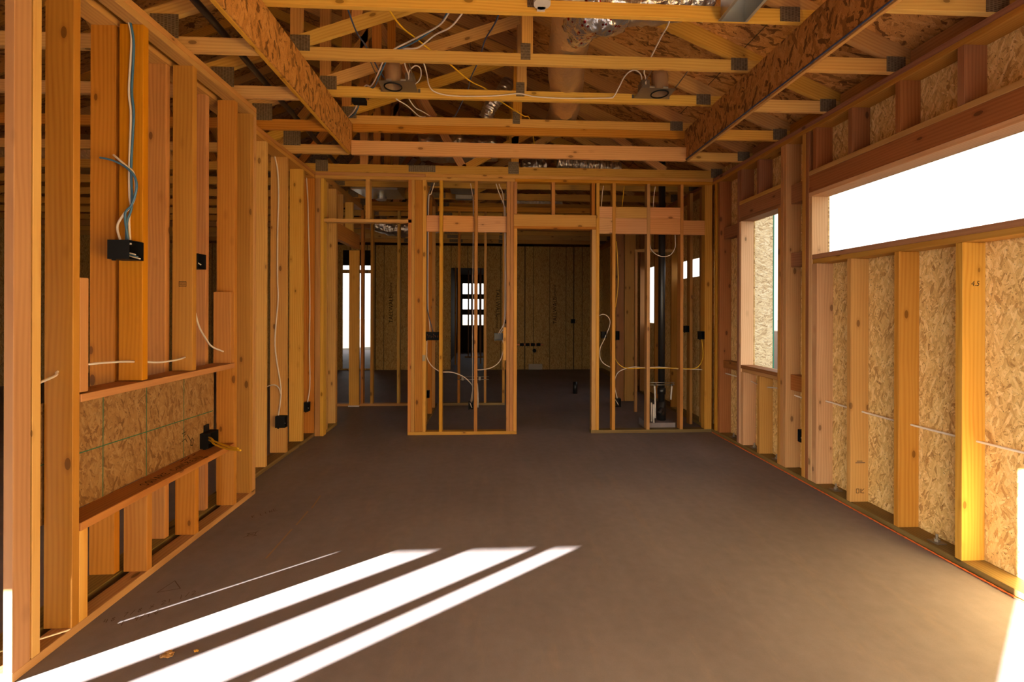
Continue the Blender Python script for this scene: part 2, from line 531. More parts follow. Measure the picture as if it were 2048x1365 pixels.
def writing(name, text, size, origin, xdir, ydir, mat, parent, depth=0.0004, shear=0.0, label=None, spacing=1.0):
    """Flat lettering as a mesh; xdir is the reading direction, ydir points to the letters' tops."""
    cu = bpy.data.curves.new(name, 'FONT')
    cu.body = text
    cu.size = size
    cu.shear = shear
    cu.space_character = spacing
    cu.align_x = 'CENTER'; cu.align_y = 'CENTER'
    tmp = bpy.data.objects.new(name + '_curve', cu)
    COL.objects.link(tmp)
    dg = bpy.context.evaluated_depsgraph_get()
    me = bpy.data.meshes.new_from_object(tmp.evaluated_get(dg))
    bpy.data.objects.remove(tmp)
    bm = bmesh.new()
    bm.from_mesh(me)
    bpy.data.meshes.remove(me)
    X, Y = Vector(xdir).normalized(), Vector(ydir).normalized()
    Z = X.cross(Y)
    m = Matrix((X, Y, Z)).transposed().to_4x4()
    m.translation = Vector(origin) + Z * depth
    bmesh.ops.transform(bm, matrix=m, verts=bm.verts[:])
    o = mk(name, bm, mat, parent)
    if label: o['label'] = label
    return o

def strokes(name, lines, origin, xdir, ydir, wd, mat, parent, label=None):
    """Pen lines on a flat surface: each line a list of (u, v) points."""
    X, Y = Vector(xdir).normalized(), Vector(ydir).normalized()
    Z = X.cross(Y)
    bm = bmesh.new()
    for ln in lines:
        for a, b in zip(ln, ln[1:]):
            a3, b3 = [Vector(origin) + X * q[0] + Y * q[1] + Z * 0.0006 for q in (a, b)]
            d = (b3 - a3).normalized()
            n = Z.cross(d) * wd / 2
            e = d * wd * 0.4
            bm.faces.new([bm.verts.new(p) for p in (a3 - n - e, b3 - n + e, b3 + n + e, a3 + n - e)])
    o = mk(name, bm, mat, parent)
    if label: o['label'] = label
    return o

PEN = {'S': [[(.5, .9), (.2, 1), (0, .8), (.45, .4), (.3, .05), (0, .1)]], 'Q': [[(.3, 1), (0, .6), (.2, 0), (.55, .35), (.45, .95), (.3, 1)], [(.3, .3), (.6, -.1)]],
       'U': [[(0, 1), (.05, .1), (.35, 0), (.5, .3), (.5, 1)]], 'A': [[(0, 0), (.28, 1), (.5, 0)], [(.08, .4), (.45, .42)]], 'R': [[(0, 0), (.02, 1), (.45, .85), (.05, .5), (.5, 0)]],
       'E': [[(.5, 1), (0, .95), (0, 0), (.5, .02)], [(0, .5), (.4, .55)]], 'C': [[(.5, .85), (.15, 1), (0, .5), (.2, 0), (.5, .15)]], 'O': [[(.28, 1), (0, .5), (.25, 0), (.52, .5), (.28, 1)]],
       'N': [[(0, 0), (.02, 1), (.45, 0), (.5, 1)]], 'D': [[(0, 0), (.03, 1), (.5, .6), (.4, .1), (0, 0)]], 'L': [[(0, 1), (0, 0), (.45, .03)]], 'I': [[(.2, 1), (.18, 0)]],
       '1': [[(.2, 1), (.18, 0)]], '2': [[(0, .8), (.25, 1), (.45, .7), (0, 0), (.5, .05)]], '4': [[(.1, 1), (0, .45), (.5, .45)], [(.4, .9), (.38, 0)]], '6': [[(.4, 1), (.05, .4), (.25, 0), (.45, .3), (.08, .4)]],
       '7': [[(0, 1), (.5, .95), (.15, 0)]], '8': [[(.4, .9), (.1, .8), (.45, .25), (.2, 0), (.05, .3), (.42, .75), (.4, .9)]], '9': [[(.45, .7), (.1, .6), (.2, 1), (.45, .9), (.4, 0)]],
       '/': [[(0, 0), (.45, 1)]], 'x': [[(0, .7), (.5, .1)], [(.45, .8), (.05, 0)]]}
def scrawl(text, h, origin, xdir, ydir, wd, mat, parent, label):
    lines, u = [], 0.0
    rs = random.Random(len(text) + int(h * 1e4))
    for ch in text:
        k, dy = h * rs.uniform(.85, 1.1), h * rs.uniform(-.1, .1)
        for ln in PEN.get(ch, []):
            lines.append([(u + (a + b * .18) * k * .9, dy + b * k) for a, b in ln])
        u += h * (.75 if ch != ' ' else .6)
    return strokes('handwriting', [[(a - u / 2, b - h / 2) for a, b in ln] for ln in lines], origin, xdir, ydir, wd, mat, parent, label)

# ------------------------------------------------------------------ the shell
XR, XRB = 2.69, 2.83         # right wall: room face of its studs, inner face of its sheathing
XN, XF, YB = -1.845, -2.01, 5.38
ZC, ZP = 3.053, 2.977        # truss bearing height, underside of the top plates
PITCH = 0.43
deckz = lambda X: 3.13 + PITCH * (2.68 - X) + 0.131

f = board('floor', None, None, (-9.2, 3.0), (-2.3, 17.0), (-0.12, 0.0), CONC, kind='structure', bev=0)
board('ground', None, None, (-60, 60), (-60, 80), (-0.32, -0.125), EARTH, kind='structure', bev=0)

W_BIG = (0.9, 3.69, 1.93, 2.42)
W_TALL = (4.144, 4.762, 0.885, 2.42)
right_holes = [W_BIG, W_TALL, (5.50, 5.62, 1.25, 2.235), (5.74, 6.63, 1.93, 2.18), (7.35, 8.03, 1.25, 2.225)]
sheet('wall_right', 0, XRB, (-2.3, 16.05), (0.0, 3.2), right_holes, 0.0125, OSB_WALL)
far_holes = [(-3.55, -2.86, 0.04, 2.36), (-3.55, -2.86, 2.44, 2.92), (-0.935, -0.138, 0.0, 2.505)]
sheet('wall_far', 1, 11.3, (-9.2, 2.83), (0.0, 3.05), far_holes, 0.0125, OSB_TALL)
sheet('wall_left', 0, -9.2, (-2.3, 17.0), (0.0, 3.2), [], 0.0125, OSB_WALL)
# rear of the house, behind the camera: framed openings that let the low sun in
rear_holes = [(-7.792, -7.17, 0.0, 1.96), (-6.987, -6.588, 0.0, 1.96), (-6.481, -6.306, 0.0, 1.96), (-3.37, 2.6, 0.0, 2.44)]
sheet('wall_rear', 1, -2.2, (-9.2, 2.84), (0.0, 5.9), rear_holes, 0.0125, OSB_WALL)
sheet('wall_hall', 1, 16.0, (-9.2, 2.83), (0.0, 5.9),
      [(-5.4, -3.6, 0.0, 3.0), (-0.92, 0.35, 2.03, 2.40), (-0.92, 0.35, 1.50, 1.86), (-0.92, 0.35, 0.95, 1.31)], 0.0125, SHADEWALL)
board('sky_blocker', None, None, (-4.2, 2.84), (-3.3, -2.36), (2.62, 2.66), OSB_ROOF, kind='structure', bev=0)  # unseen board added to cut sky light at the rear opening
board('wall_passage', None, None, (-1.13, -1.11), (11.32, 15.99), (0, 2.7), SHADEWALL, kind='structure', bev=0)  # passage sides and ceiling added to shut light out
board('wall_passage', None, None, (0.45, 0.47), (11.32, 15.99), (0, 2.7), SHADEWALL, kind='structure', bev=0)
board('ceiling_passage', None, None, (-1.13, 0.47), (11.32, 15.99), (2.701, 2.72), SHADEWALL, kind='structure', bev=0)

def deck():
    bm = bmesh.new()
    gl = bm.verts.layers.float_vector.new('g')
    xr, xl, ridge = 2.96, -9.65, -3.15
    zr = deckz(ridge)
    zl = zr - PITCH * (ridge - xl)
    for (x0, z0, x1, z1) in ((ridge, zr, xr, deckz(xr)), (ridge, zr, xl, zl)):
        vs = []
        for dz in (0, 0.0125):
            for (x, z, u) in ((x0, z0, 0), (x1, z1, math.hypot(x1 - x0, z1 - z0))):
                for yv in (-2.35, 17.0):
                    v = bm.verts.new((x, yv, z + dz)); v[gl] = Vector((yv, u, 0)); vs.append(v)
        for f in ((0, 1, 3, 2), (4, 6, 7, 5), (0, 4, 5, 1), (2, 3, 7, 6), (0, 2, 6, 4), (1, 5, 7, 3)):
            bm.faces.new([vs[i] for i in f])
    bmesh.ops.recalc_face_normals(bm, faces=bm.faces[:])
    return tag(mk('ceiling', bm, OSB_ROOF), kind='structure')
deck()

# outside, seen through the openings
ret = board('exterior_wall', None, None, (2.846, 3.205), (5.02, 5.17), (-0.12, 3.2), OSB_OUT_LIT, kind='structure', bev=0)
gs = board('house_wrap_edge', 'green house wrap strip', None, (3.2055, 3.217), (5.015, 5.17), (-0.12, 3.2), GREEN_EDGE, parent=ret, bev=0)
board('garden_wall', 'low grey block wall outside, seen past the tall window opening', 'garden wall', (7.4, 7.6), (2, 20), (-0.125, 0.95), BLOCKWALL, kind='thing', bev=0.01)

# ------------------------------------------------------------------ roof trusses
def gusset(parent, x, z, yf):
    return mk('gusset_plate', boxbm(x[0], x[1], yf - 0.0022, yf + 0.0004, z[0], z[1], 0), GUSSET, parent)

def truss(yr, label, tray=True, detail=True, group=None):
    y = (yr - 0.038, yr)
    t = empty('roof_truss', label, 'roof truss', (0.29, yr - 0.019, 3.053), group)
    yw = (y[0] + 0.0012, y[1] - 0.0012)
    yt = (y[0] + 0.0006, y[1] - 0.0006)
    rd = -3.15
    hz = lambda X: 3.13 + PITCH * (2.68 - X) + 0.065
    slant('top_chord', (2.94, hz(2.94)), (rd, hz(rd)), 0.12, yt, random.choice((FIR, FIR_RED)), t)
    slant('top_chord', (rd, hz(rd)), (-9.05, hz(rd) - PITCH * (9.05 + rd)), 0.12, yw, FIR, t)
    if tray:
        mk('bottom_chord', boxbm(-9.05, -1.441, *y, 3.053, 3.142), random.choice((FIR, FIR_RED)), t, 0)
        mk('bottom_chord', boxbm(-1.60, 2.28, *y, 3.365, 3.449), FIR_PALE, t, 0)
        mk('bottom_chord', boxbm(2.102, 2.83, *y, 3.053, 3.142), FIR_PALE, t, 0)
        slant('web', (-2.36, 3.165), (0.26, 4.10), 0.089, yw, FIR_PALE, t)
        mk('post', boxbm(-1.507, -1.418, yw[0] + .001, yw[1], 3.142, hz(-1.46) - .05), FIR_RED, t, 2)
        mk('post', boxbm(0.245, 0.333, yw[0] + .0008, yw[1], 3.40, hz(.29) - .05), FIR, t, 2)
        mk('post', boxbm(2.104, 2.19, yw[0], yw[1], 3.142, 3.30), FIR, t, 2)
        mk('post', boxbm(-1.05, -0.97, yw[0] + .0016, yw[1], 3.66, hz(-1) - .05), FIR_RED, t, 2)
        slant('web', (0.30, 4.10), (-1.40, 4.78), 0.089, (yw[0] + .002, yw[1]), FIR, t)
        for gx, gz in (((2.637, 2.768), (3.056, 3.157)), ((1.905, 2.040), (3.366, 3.463)), ((-1.505, -1.358), (3.415, 3.535)),
                       ((0.238, 0.314), (3.398, 3.525)), ((-2.085, -1.915), (3.128, 3.276))):
            gusset(t, gx, gz, y[0])
    else:
        mk('bottom_chord', boxbm(-9.05, 2.83, *y, 3.053, 3.148), random.choice((FIR, FIR_PALE)), t, 0)
        for a, b in (((2.1, 3.14), (1.0, 3.86)), ((1.0, 3.86), (-0.3, 3.12)), ((-0.3, 3.12), (-1.3, 4.8)), ((-1.3, 4.8), (-2.6, 3.12)), ((-4.6, 4.9), (-3.6, 3.12))):
            slant('web', a, b, 0.089, yw, random.choice((FIR, FIR_RED)), t)
        if detail:
            mk('post', boxbm(0.255, 0.343, *yw, 3.148, hz(.29) - .05), FIR, t, 2)
            mk('post', boxbm(-1.50, -1.41, *yw, 3.148, hz(-1.45) - .05), FIR_RED, t, 2)
        for gx, gz in (((-0.94, -0.63), (3.07, 3.147)), ((0.22, 0.345), (3.066, 3.21)), ((2.66, 2.80), (3.06, 3.17)), ((-2.0, -1.86), (3.06, 3.19))):
            gusset(t, gx, gz, y[0])
    return t

ords = ['nearest roof truss, only its ends showing at the top corners of the view', 'foremost visible roof truss with the smoke-alarm base and printed underside',
        'second visible roof truss from the front, the one behind the foil duct elbow', 'roof truss carrying the two recessed light cans on its front',
        'last roof truss of the raised tray, with the stacked boards below it']
tr = []
for k, yr in enumerate((2.345, 2.955, 3.567, 4.172, 4.782)):
    tr.append(truss(yr, ords[k]))
back_lbl = ['roof truss resting on the plates of the back partition', 'roof truss first beyond the back partition', 'roof truss second beyond the back partition, over the hall'] + ['roof truss %s beyond the back partition, deep over the back rooms' % q for q in ('third', 'fourth', 'fifth', 'sixth', 'seventh', 'eighth', 'ninth')]
for k in range(10):
    truss(5.413 + 0.61 * k, back_lbl[k], False, k < 4, 'roof trusses over the back rooms')

t_print = tr[1]
writing('printed_lettering', 'NEXT  LEVEL  HOMES', 0.036, (1.115, 2.936, 3.3647), (-1, 0, 0), (0, -1, 0), INK, t_print, shear=0.25, label='upside-down builder name printed in black', spacing=1.1)
writing('printed_lettering', '223', 0.030, (1.455, 2.936, 3.3647), (-1, 0, 0), (0, -1, 0), INK, t_print, shear=0.25, label='small upside-down black number')
writing('printed_lettering', '197', 0.028, (1.49, 3.548, 3.3647), (-1, 0, 0), (0, -1, 0), INK, tr[2], shear=0.25, label='small upside-down black number')

for k, yc in enumerate((2.345, 2.955, 3.567, 4.172)):
    y0, y1 = (yc + 0.002, yc + 0.57)
    board('eave_block', 'brown eave block on the right wall plate, %s bay from the back partition' % ('fourth', 'third', 'second', 'first')[k],
          'eave block', (2.80, 2.838), (y0, y1), (3.055, 3.195), FIR_RED, axis=1)

# the raised tray: boarded sides and nailers
board('tray_sheathing', 'reddish strand board along the left side of the raised ceiling tray', 'strand board panel', (-1.414, -1.402), (1.2, 4.742), (3.053, 3.364), OSB_RED, kind='thing', bev=0)
board('tray_nailer', 'long board under the left tray side, its pale underside showing', 'nailer', (-1.440, -1.415), (1.2, 4.742), (3.045, 3.142), FIR, axis=1)
board('tray_sheathing', 'reddish strand board along the right side of the ceiling tray, blue cable under it', 'strand board panel', (2.062, 2.074), (1.2, 4.742), (3.056, 3.368), OSB_RED, kind='thing', bev=0)
board('tray_nailer', 'long board under the right tray side next to the blue cable', 'nailer', (2.0745, 2.101), (1.2, 4.742), (3.045, 3.142), FIR, axis=1)
board('tray_end_board', 'wide pinkish board across the far end of the ceiling tray', 'board', (-1.40, 2.062), (4.705, 4.7425), (3.036, 3.178), FIR_PINK, kind='thing', axis=0)
board('tray_end_board', 'narrow red-brown board below the last raised chord at the tray end', 'board', (-1.40, 2.062), (4.7445, 4.779), (3.285, 3.3635), FIR_RED, kind='thing', axis=0)
cable('ceiling_cable', 'thin dark blue cable stapled along the right tray side', [(2.058, 1.3, 3.058), (2.0595, 2.5, 3.055), (2.058, 3.6, 3.056), (2.060, 4.74, 3.052)], 0.006, NAVY_C)

# ------------------------------------------------------------------ left wall, near part with the niche
LW = 'left wall'
def stud(label, x, y, z, mat=FIR_AMBER_DIM, name='wall_stud', cat='stud', parent=None, group=None):
    return board(name, label, cat, x, y, z, mat, parent, group, axis=2)

ZB = 0.038
stud('flat-turned pinkish stud at the near end of the left wall, sunlit foot', (-1.882, XN), (1.872, 1.9405), (ZB, ZP), FIR_TAN_DIM)
stud('pale yellow stud second from the near end of the left wall', (-1.934, XN), (1.947, 1.982), (ZB, ZP), FIR_PALE)
stud('wide dark stud beside the sunlit end studs, cable hole at knee height', (-1.967, XN), (2.126, 2.161), (ZB, ZP), FIR_AMBER_DIM)
sB = stud('left wall stud with the blue and white cables and black box', (-1.967, XN), (2.533, 2.573), (1.0775, ZP), FIR_AMBER_DIM)
sC = stud('left wall stud with the inked grade stamp, standing on the niche shelf', (-1.967, XN), (2.944, 2.984), (1.0755, ZP), FIR_AMBER_DIM)
stud('full-height stud closing the far side of the niche', (-1.967, XN), (3.412, 3.452), (ZB, ZP), FIR_AMBER_DIM)
stud('wide-faced stud first of the pair at the far corner of the near left wall', (-1.967, XN), (3.635, 3.676), (ZB, ZP), FIR_AMBER_DIM)
stud('outermost corner stud at the far end of the near left wall', (-1.967, XN), (3.6775, 3.722), (ZB, ZP), FIR_TAN_DIM)
stud('short upright on the niche shelf beside the wide dark stud', (-1.925, XN), (2.1625, 2.206), (1.079, 1.600), FIR_TAN_DIM, 'jack_stud')
stud('short upright on the far end of the niche shelf, cable going into it', (-1.967, XN), (3.370, 3.4105), (1.0725, 1.585), FIR_AMBER_DIM, 'jack_stud')
stud('short upright under the near end of the lower niche sill', (-1.930, XN), (2.1625, 2.206), (ZB, 0.4515), FIR_PALE, 'cripple_stud')
stud('first wide short stud under the lower niche sill', (-1.967, XN), (2.570, 2.609), (ZB, 0.4515), FIR_AMBER_DIM, 'cripple_stud')
stud('second wide short stud under the lower niche sill', (-1.967, XN), (2.975, 3.013), (ZB, 0.4515), FIR_AMBER_DIM, 'cripple_stud')
# the second row behind, seen between the front ones
for lb, y0, z0 in (('rear-row stud behind the cabled left wall stud', 2.548, ZB), ('rear-row stud behind the grade-stamped left wall stud', 2.930, ZB),
                   ('rear-row stud behind the niche far-side stud', 3.330, ZB), ('rear-row stud at the far corner of the near left wall', 3.682, ZB)):
    stud(lb, (-2.127, -1.998), (y0, y0 + 0.038), (z0, ZP), FIR_RED)
stud('rear-row stud behind the sunlit near end of the left wall', (-2.127, -1.985), (1.872, 1.908), (ZB, ZP), FIR_AMBER_DIM)
pf = board('bottom_plate', 'front floor plate of the near left wall, scuffed and lying on the slab', 'floor plate', (-1.934, XN), (1.872, 3.722), (0.0, ZB), SCUFFED, axis=1)
board('bottom_plate', 'dark treated floor plate in the rear row of the near left wall', 'floor plate', (-2.127, -1.985), (1.872, 3.722), (0.0, ZB), TREATED, axis=1)
for nm, z0 in (('lower', ZP), ('upper', 3.0155)):
    board('top_plate', '%s front top plate along the near left wall' % nm, 'top plate', (-1.930, XN), (1.872, 3.722), (z0, z0 + 0.0375), FIR_AMBER_DIM if nm == 'lower' else FIR_RED, axis=1)
    board('top_plate', '%s rear top plate behind the near left wall' % nm, 'top plate', (-2.127, -1.990), (1.872, 3.722), (z0, z0 + 0.0375), FIR_AMBER_DIM, axis=1)
shelf = board('niche_shelf', 'flat board forming the top of the left wall niche', 'shelf', (-1.984, -1.838), (2.1605, 3.452 - 0.042), (1.036, 1.072), FIR_RED, axis=1)
sill = board('niche_sill', 'flat board with handwriting forming the bottom of the left wall niche', 'sill', (-1.984, -1.838), (2.1605, 3.452 - 0.042), (0.4525, 0.490), FIR_RED, kind='thing', axis=1)
scrawl('SQUARE CONCREAD', 0.046, (-1.895, 2.86, 0.490), (0.0, 1, 0), (-1, 0, 0), 0.0045, INK, sill, 'black pen lettering')
strokes('pen_mark', [[(0, 0), (.05, .012)], [(.02, -.012), (.07, -.004), (.10, .01)], [(.12, 0), (.16, .008)]], (-1.95, 3.0, 0.490), (0, 1, 0), (-1, 0, 0), 0.005, INK, sill)
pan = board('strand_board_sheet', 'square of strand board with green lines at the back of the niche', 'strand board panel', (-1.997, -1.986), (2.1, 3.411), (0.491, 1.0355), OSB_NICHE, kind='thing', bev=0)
strokes('layout_line', [[(.36, .0), (.36, .54)], [(.66, 0), (.66, .54)], [(.985, 0), (.985, .54)], [(.02, .27), (1.3, .235)]], (-1.9858, 2.1, 0.4925), (0, 1, 0), (0, 0, 1), 0.006, GREENLINE, pan, 'green grid lines')
strokes('pen_mark', [[(0, 0), (.03, .01), (.05, -.02)], [(.05, .03), (.085, -.02)], [(.085, -.02), (.10, -.005), (.115, -.025), (.105, -.055), (.085, -.05), (.085, -.02)],
                     [(0, .05), (.03, .055)], [(.01, .03), (.03, .04)]], (-1.9858, 3.07, 0.60), (0, 1, 0), (0, 0, 1), 0.005, INK, pan, 'black pen circle and figures')
strokes('grade_stamp', [[(0, 0), (.042, 0), (.042, .030), (0, .030), (0, 0)], [(.005, .008), (.037, .008)], [(.005, .016), (.02, .016)], [(.025, .016), (.037, .016)], [(.005, .023), (.037, .023)]],
        (-1.925, 2.9438, 1.60), (1, 0, 0), (0, 0, 1), 0.003, INK, sC, 'black ink stamp')

# ------------------------------------------------------------------ left wall, far part and the hall wall behind
stud('stud just past the near left wall corner', (-2.150, XF), (4.226, 4.262), (ZB, ZP), FIR_PALE)
stud('left wall stud with a white cable and a square black box near its foot', (-2.168, XF), (4.650, 4.688), (ZB, ZP), FIR)
stud('pale smooth stud between the two cabled studs of the left wall', (-2.150, XF), (5.040, 5.080), (ZB, ZP), FIR_PALE)
stud('left wall stud in the corner, white cable down to a small black box', (-2.150, XF), (5.375, 5.466), (ZB, ZP), FIR_RED)
board('bottom_plate', 'greenish treated floor plate under the far left wall', 'floor plate', (-2.150, XF), (3.724, 5.468), (0.0, ZB), TREATED, axis=1)
for nm, z0 in (('lower', ZP), ('upper', 3.0155)):
    board('top_plate', '%s top plate along the far left wall' % nm, 'top plate', (-2.150, XF), (3.724, 5.378), (z0, z0 + 0.0375), FIR if nm == 'lower' else FIR_RED, axis=1)
XH = -1.92
stud('hall wall stud right behind the back partition, with a small steel bracket', (-2.06, XH), (5.53, 5.568), (ZB, ZP), FIR)
stud('hall wall stud before the side opening, left of the pair', (-2.06, XH), (5.83, 5.868), (ZB, ZP), FIR)
stud('hall wall stud at the edge of the side opening', (-2.06, XH), (5.8695, 5.908), (ZB, ZP), FIR_RED)
board('bottom_plate', 'short floor plate under the hall wall beside the opening', 'floor plate', (-2.06, XH), (5.47, 5.91), (0.0, ZB), TREATED, axis=1)
board('header_beam', 'deep header over the side opening of the hall', 'header', (-2.00, XH - 0.002), (5.9095, 6.90), (2.365, 2.57), FIR_RED, kind='thing', axis=1)
board('cripple_stud', 'short stud above the hall side opening, nearer one', 'stud', (-2.03, XH), (6.10, 6.138), (2.571, ZP), FIR, axis=2)
board('cripple_stud', 'wide short stud above the hall side opening, farther one', 'stud', (-2.03, XH), (6.55, 6.60), (2.571, ZP), FIR_PALE, axis=2)
board('top_plate', 'double top plate running down the hall wall', 'top plate', (-2.06, XH), (5.47, 7.04), (ZP, ZC - 0.0005), FIR_RED, axis=1)

# cross wall at the end of the hall and behind the closet
YX = 7.045
board('bottom_plate', 'floor plate of the cross wall at the end of the hall', 'floor plate', (-2.9, -0.97), (YX, YX + 0.089), (0, ZB), FIR, axis=0)
board('top_plate', 'top plates of the cross wall beyond the back partition', 'top plate', (-1.905, 2.55), (YX, YX + 0.089), (ZP, ZC - 0.0005), FIR, axis=0)
fs = stud('broad flat stud at the hall end, standing on a white scrap', (-2.107, -1.957), (YX - 0.042, YX - 0.002), (0.02, 2.36), FIR_PALE)
board('base_scrap', 'white-painted block', None, (-2.115, -1.95), (YX - 0.055, YX - 0.0435), (0, 0.02), WHITE_P, parent=fs)
for lb, x0, m in (('dark stud just right of the broad flat hall stud', -1.944, FIR_RED), ('slim stud at the hall end before the strand board wall', -1.80, FIR),
                  ('slim wane-edged stud in the middle of the hall end', -1.40, FIR_PALE), ('closet rear stud, left one', -0.481, FIR_RED), ('closet rear stud, right one', -0.078, FIR),
                  ('closet rear stud hidden half behind the doorway post', 0.204, FIR)):
    stud(lb, (x0, x0 + 0.038), (YX, YX + 0.089), (ZB, ZP), m)
board('bottom_plate', 'treated floor plate at the rear of the closet, left length', 'floor plate', (-0.72, -0.20), (YX + .0, YX + 0.089), (0, ZB), TREATED, axis=0)
board('bottom_plate', 'treated floor plate at the rear of the closet, right length', 'floor plate', (-0.19, 0.245), (YX + .0, YX + 0.089), (0, ZB), TREATED, axis=0)
for k, y0 in enumerate((5.86, 6.33, 6.72)):
    stud(('nearest', 'middle', 'farthest')[k] + ' stud of the closet side wall behind the left post cluster', (-0.875, -0.785), (y0, y0 + 0.038), (ZB, ZP), (FIR, FIR_RED, FIR)[k])
board('bottom_plate', 'dark floor plate under the closet side wall', 'floor plate', (-0.875, -0.785), (5.472, 7.04), (0, ZB), TREATED, axis=1)
board('top_plate', 'top plate over the closet side wall', 'top plate', (-0.875, -0.785), (5.472, 7.04), (ZP, ZC - 0.0005), FIR_RED, axis=1)

# ------------------------------------------------------------------ back partition
YK = YB + 0.089
def bstud(label, x0, x1, z=(ZB, ZP), mat=FIR, name='wall_stud', y=(YB, YK)):
    return stud(label, (x0, x1), y, z, mat, name)
for nm, z0, x0, x1, m in (('lower left', ZP, -2.009, 0.30, FIR), ('lower right', ZP, 0.302, 2.688, FIR_RED), ('upper left', 3.0155, -2.009, -0.75, FIR_RED), ('upper right', 3.0155, -0.748, 2.688, FIR)):
    board('top_plate', '%s length of the top plates over the back partition' % nm, 'top plate', (x0, x1), (YB, YK), (z0, z0 + 0.037), m, axis=0)
bstud('back partition stud in the left corner', -1.945, -1.907, mat=FIR_PALE, z=(0.0, ZP))
bstud('dark stud tight in the left corner beside the back partition', -2.005, -1.947, mat=FIR_RED, z=(0.0, ZP))
board('head_board', 'thin flat head piece over the hall opening', 'head piece', (-1.9055, -0.906), (YB, YK), (2.477, 2.515), FIR, axis=0)
bstud('short stud above the hall opening head', -1.435, -1.385, (2.5155, ZP), FIR, 'cripple_stud')
bstud('reddish outer stud of the left post cluster, at the hall opening', -0.945, -0.906, mat=FIR_RED)
bstud('second narrow stud in the left post cluster', -0.9045, -0.868, mat=FIR)
bstud('broad post in the middle of the left post cluster', -0.8665, -0.777, mat=FIR_RED, y=(YB + 0.004, YK))
bstud('right stud of the left post cluster, with a metal nail guard', -0.7755, -0.737, mat=FIR_PALE)
bstud('slim closet front stud, left of the two', -0.583, -0.545)
bstud('slim closet front stud, right of the two', -0.175, -0.137, mat=FIR_RED)
bstud('left stud of the doorway post on its closet side', 0.204, 0.245, mat=FIR_RED)
bstud('middle stud of the post left of the doorway', 0.2465, 0.286, mat=FIR_RED)
bstud('doorway trimmer on the left side under the door header', 0.2875, 0.328, (ZB, 2.4245), FIR)
bstud('short stud above the door header at its left end', 0.2875, 0.326, (2.595, ZP), FIR_RED, 'cripple_stud')
bstud('short stud above the middle of the door header', 0.735, 0.777, (2.595, ZP), FIR_RED, 'cripple_stud')
bstud('short stud above the door header at its right end', 1.212, 1.252, (2.595, ZP), FIR_RED, 'cripple_stud')
board('head_board', 'flat board on the underside of the door header', 'head piece', (0.2875, 1.268), (YB - 0.001, YK), (2.425, 2.455), FIR_RED, axis=0)
board('door_header', 'orange header board over the doorway', 'header', (0.2875, 1.268), (YB + 0.002, YK), (2.4555, 2.5945), FIR, axis=0)
bstud('doorway trimmer on the right side under the door header', 1.218, 1.268, (ZB, 2.4245), FIR)
bstud('king stud right of the doorway with dark nail holes', 1.2695, 1.308)
bstud('first slim stud right of the doorway', 1.463, 1.503, mat=FIR)
bstud('second slim stud right of the doorway, left of the black pipe', 1.883, 1.921, mat=FIR)
bstud('slim stud right of the black drain pipe', 2.290, 2.328, mat=FIR_RED)
bstud('broad end stud of the back partition beside the right wall', 2.590, 2.679, mat=FIR)
board('bottom_plate', 'floor plate of the back partition under the closet front', 'floor plate', (-0.945, 0.328), (YB, YK), (0, ZB), FIR, axis=0)
board('bottom_plate', 'treated floor plate of the back partition right of the doorway', 'floor plate', (1.212, 2.679), (YB, YK), (0, ZB), TREATED, axis=0)
for lb, x0, x1 in (('left length of the backing board across the closet front', -0.7365, -0.5835), ('middle length of the backing board across the closet front', -0.5445, -0.1755),
                   ('right length of the backing board across the closet front', -0.1365, 0.2035)):
    board('backing_board', lb, 'backing board', (x0, x1), (YB + 0.035, YB + 0.073), (2.385, 2.575), FIR_PINK, axis=0)
for row, z0, z1 in (('upper', 2.565, 2.70), ('lower', 2.378, 2.5635)):
    for lb, x0, x1 in (('beside the king stud', 1.3085, 1.4625), ('between the two slim studs', 1.5035, 1.8825), ('in front of the black pipe', 1.9215, 2.2895)):
        board('blocking', '%s block %s right of the doorway' % (row, lb), 'block', (x0, x1), (YB + 0.004, YB + 0.042), (z0, z1), FIR_PINK if row == 'lower' or x0 != 1.5035 else FIR, axis=0)
board('blocking', 'single block at the right end of the back partition', 'block', (2.3285, 2.5895), (YB + 0.004, YB + 0.042), (2.375, 2.548), FIR_PINK, axis=0)
board('nail_guard', 'small bright steel nail guard on the left post cluster', 'nail guard', (-0.775, -0.74), (YB - 0.0015, YB - 0.0002), (0.865, 0.935), DULLZINC, bev=0)
board('scab_block', 'pale block standing on edge beside the doorway post by the switch box', 'block', (0.168, 0.2035), (YB + 0.01, YB + 0.048), (0.87, 1.26), FIR_PALE, axis=2)

# rooms behind the back partition on the right
stud('broad dark post deep behind the slim studs, left half', (2.05, 2.18), (7.30, 7.34), (0, ZP), FIR_RED)
stud('broad dark post deep behind the slim studs, right half', (2.19, 2.37), (7.30, 7.34), (0, ZP), FIR)
board('header_beam', 'small head piece high in the dark back room', 'header', (2.10, 2.689), (6.50, 6.538), (2.31, 2.35), FIR, kind='thing', axis=0)
stud('dark stud under the small head piece in the back room', (2.10, 2.138), (6.50, 6.538), (0, 2.3095), FIR_RED)
stud('short stud above the head piece in the dark back room', (2.30, 2.338), (6.50, 6.538), (2.351, ZP), FIR, 'cripple_stud')
for lb, y0 in (('exterior stud beside the back room corner window', 5.655), ('exterior stud at the edge of the high back room window', 5.70), ('exterior stud beyond the high back room window', 6.635), ('exterior stud before the slot window', 7.31), ('exterior stud after the slot window', 8.035)):
    stud(lb, (XR, XRB), (y0, y0 + 0.038), (ZB, ZP), FIR_RED)
stud('dark stud behind the last slim stud of the back partition', (2.577, 2.615), (5.76, 5.849), (0, ZP), FIR_RED)
board('wall_inner', None, None, (-4.3, -4.26), (8.2, 11.28), (0, 3.05), OSB_WALL, kind='structure', bev=0)
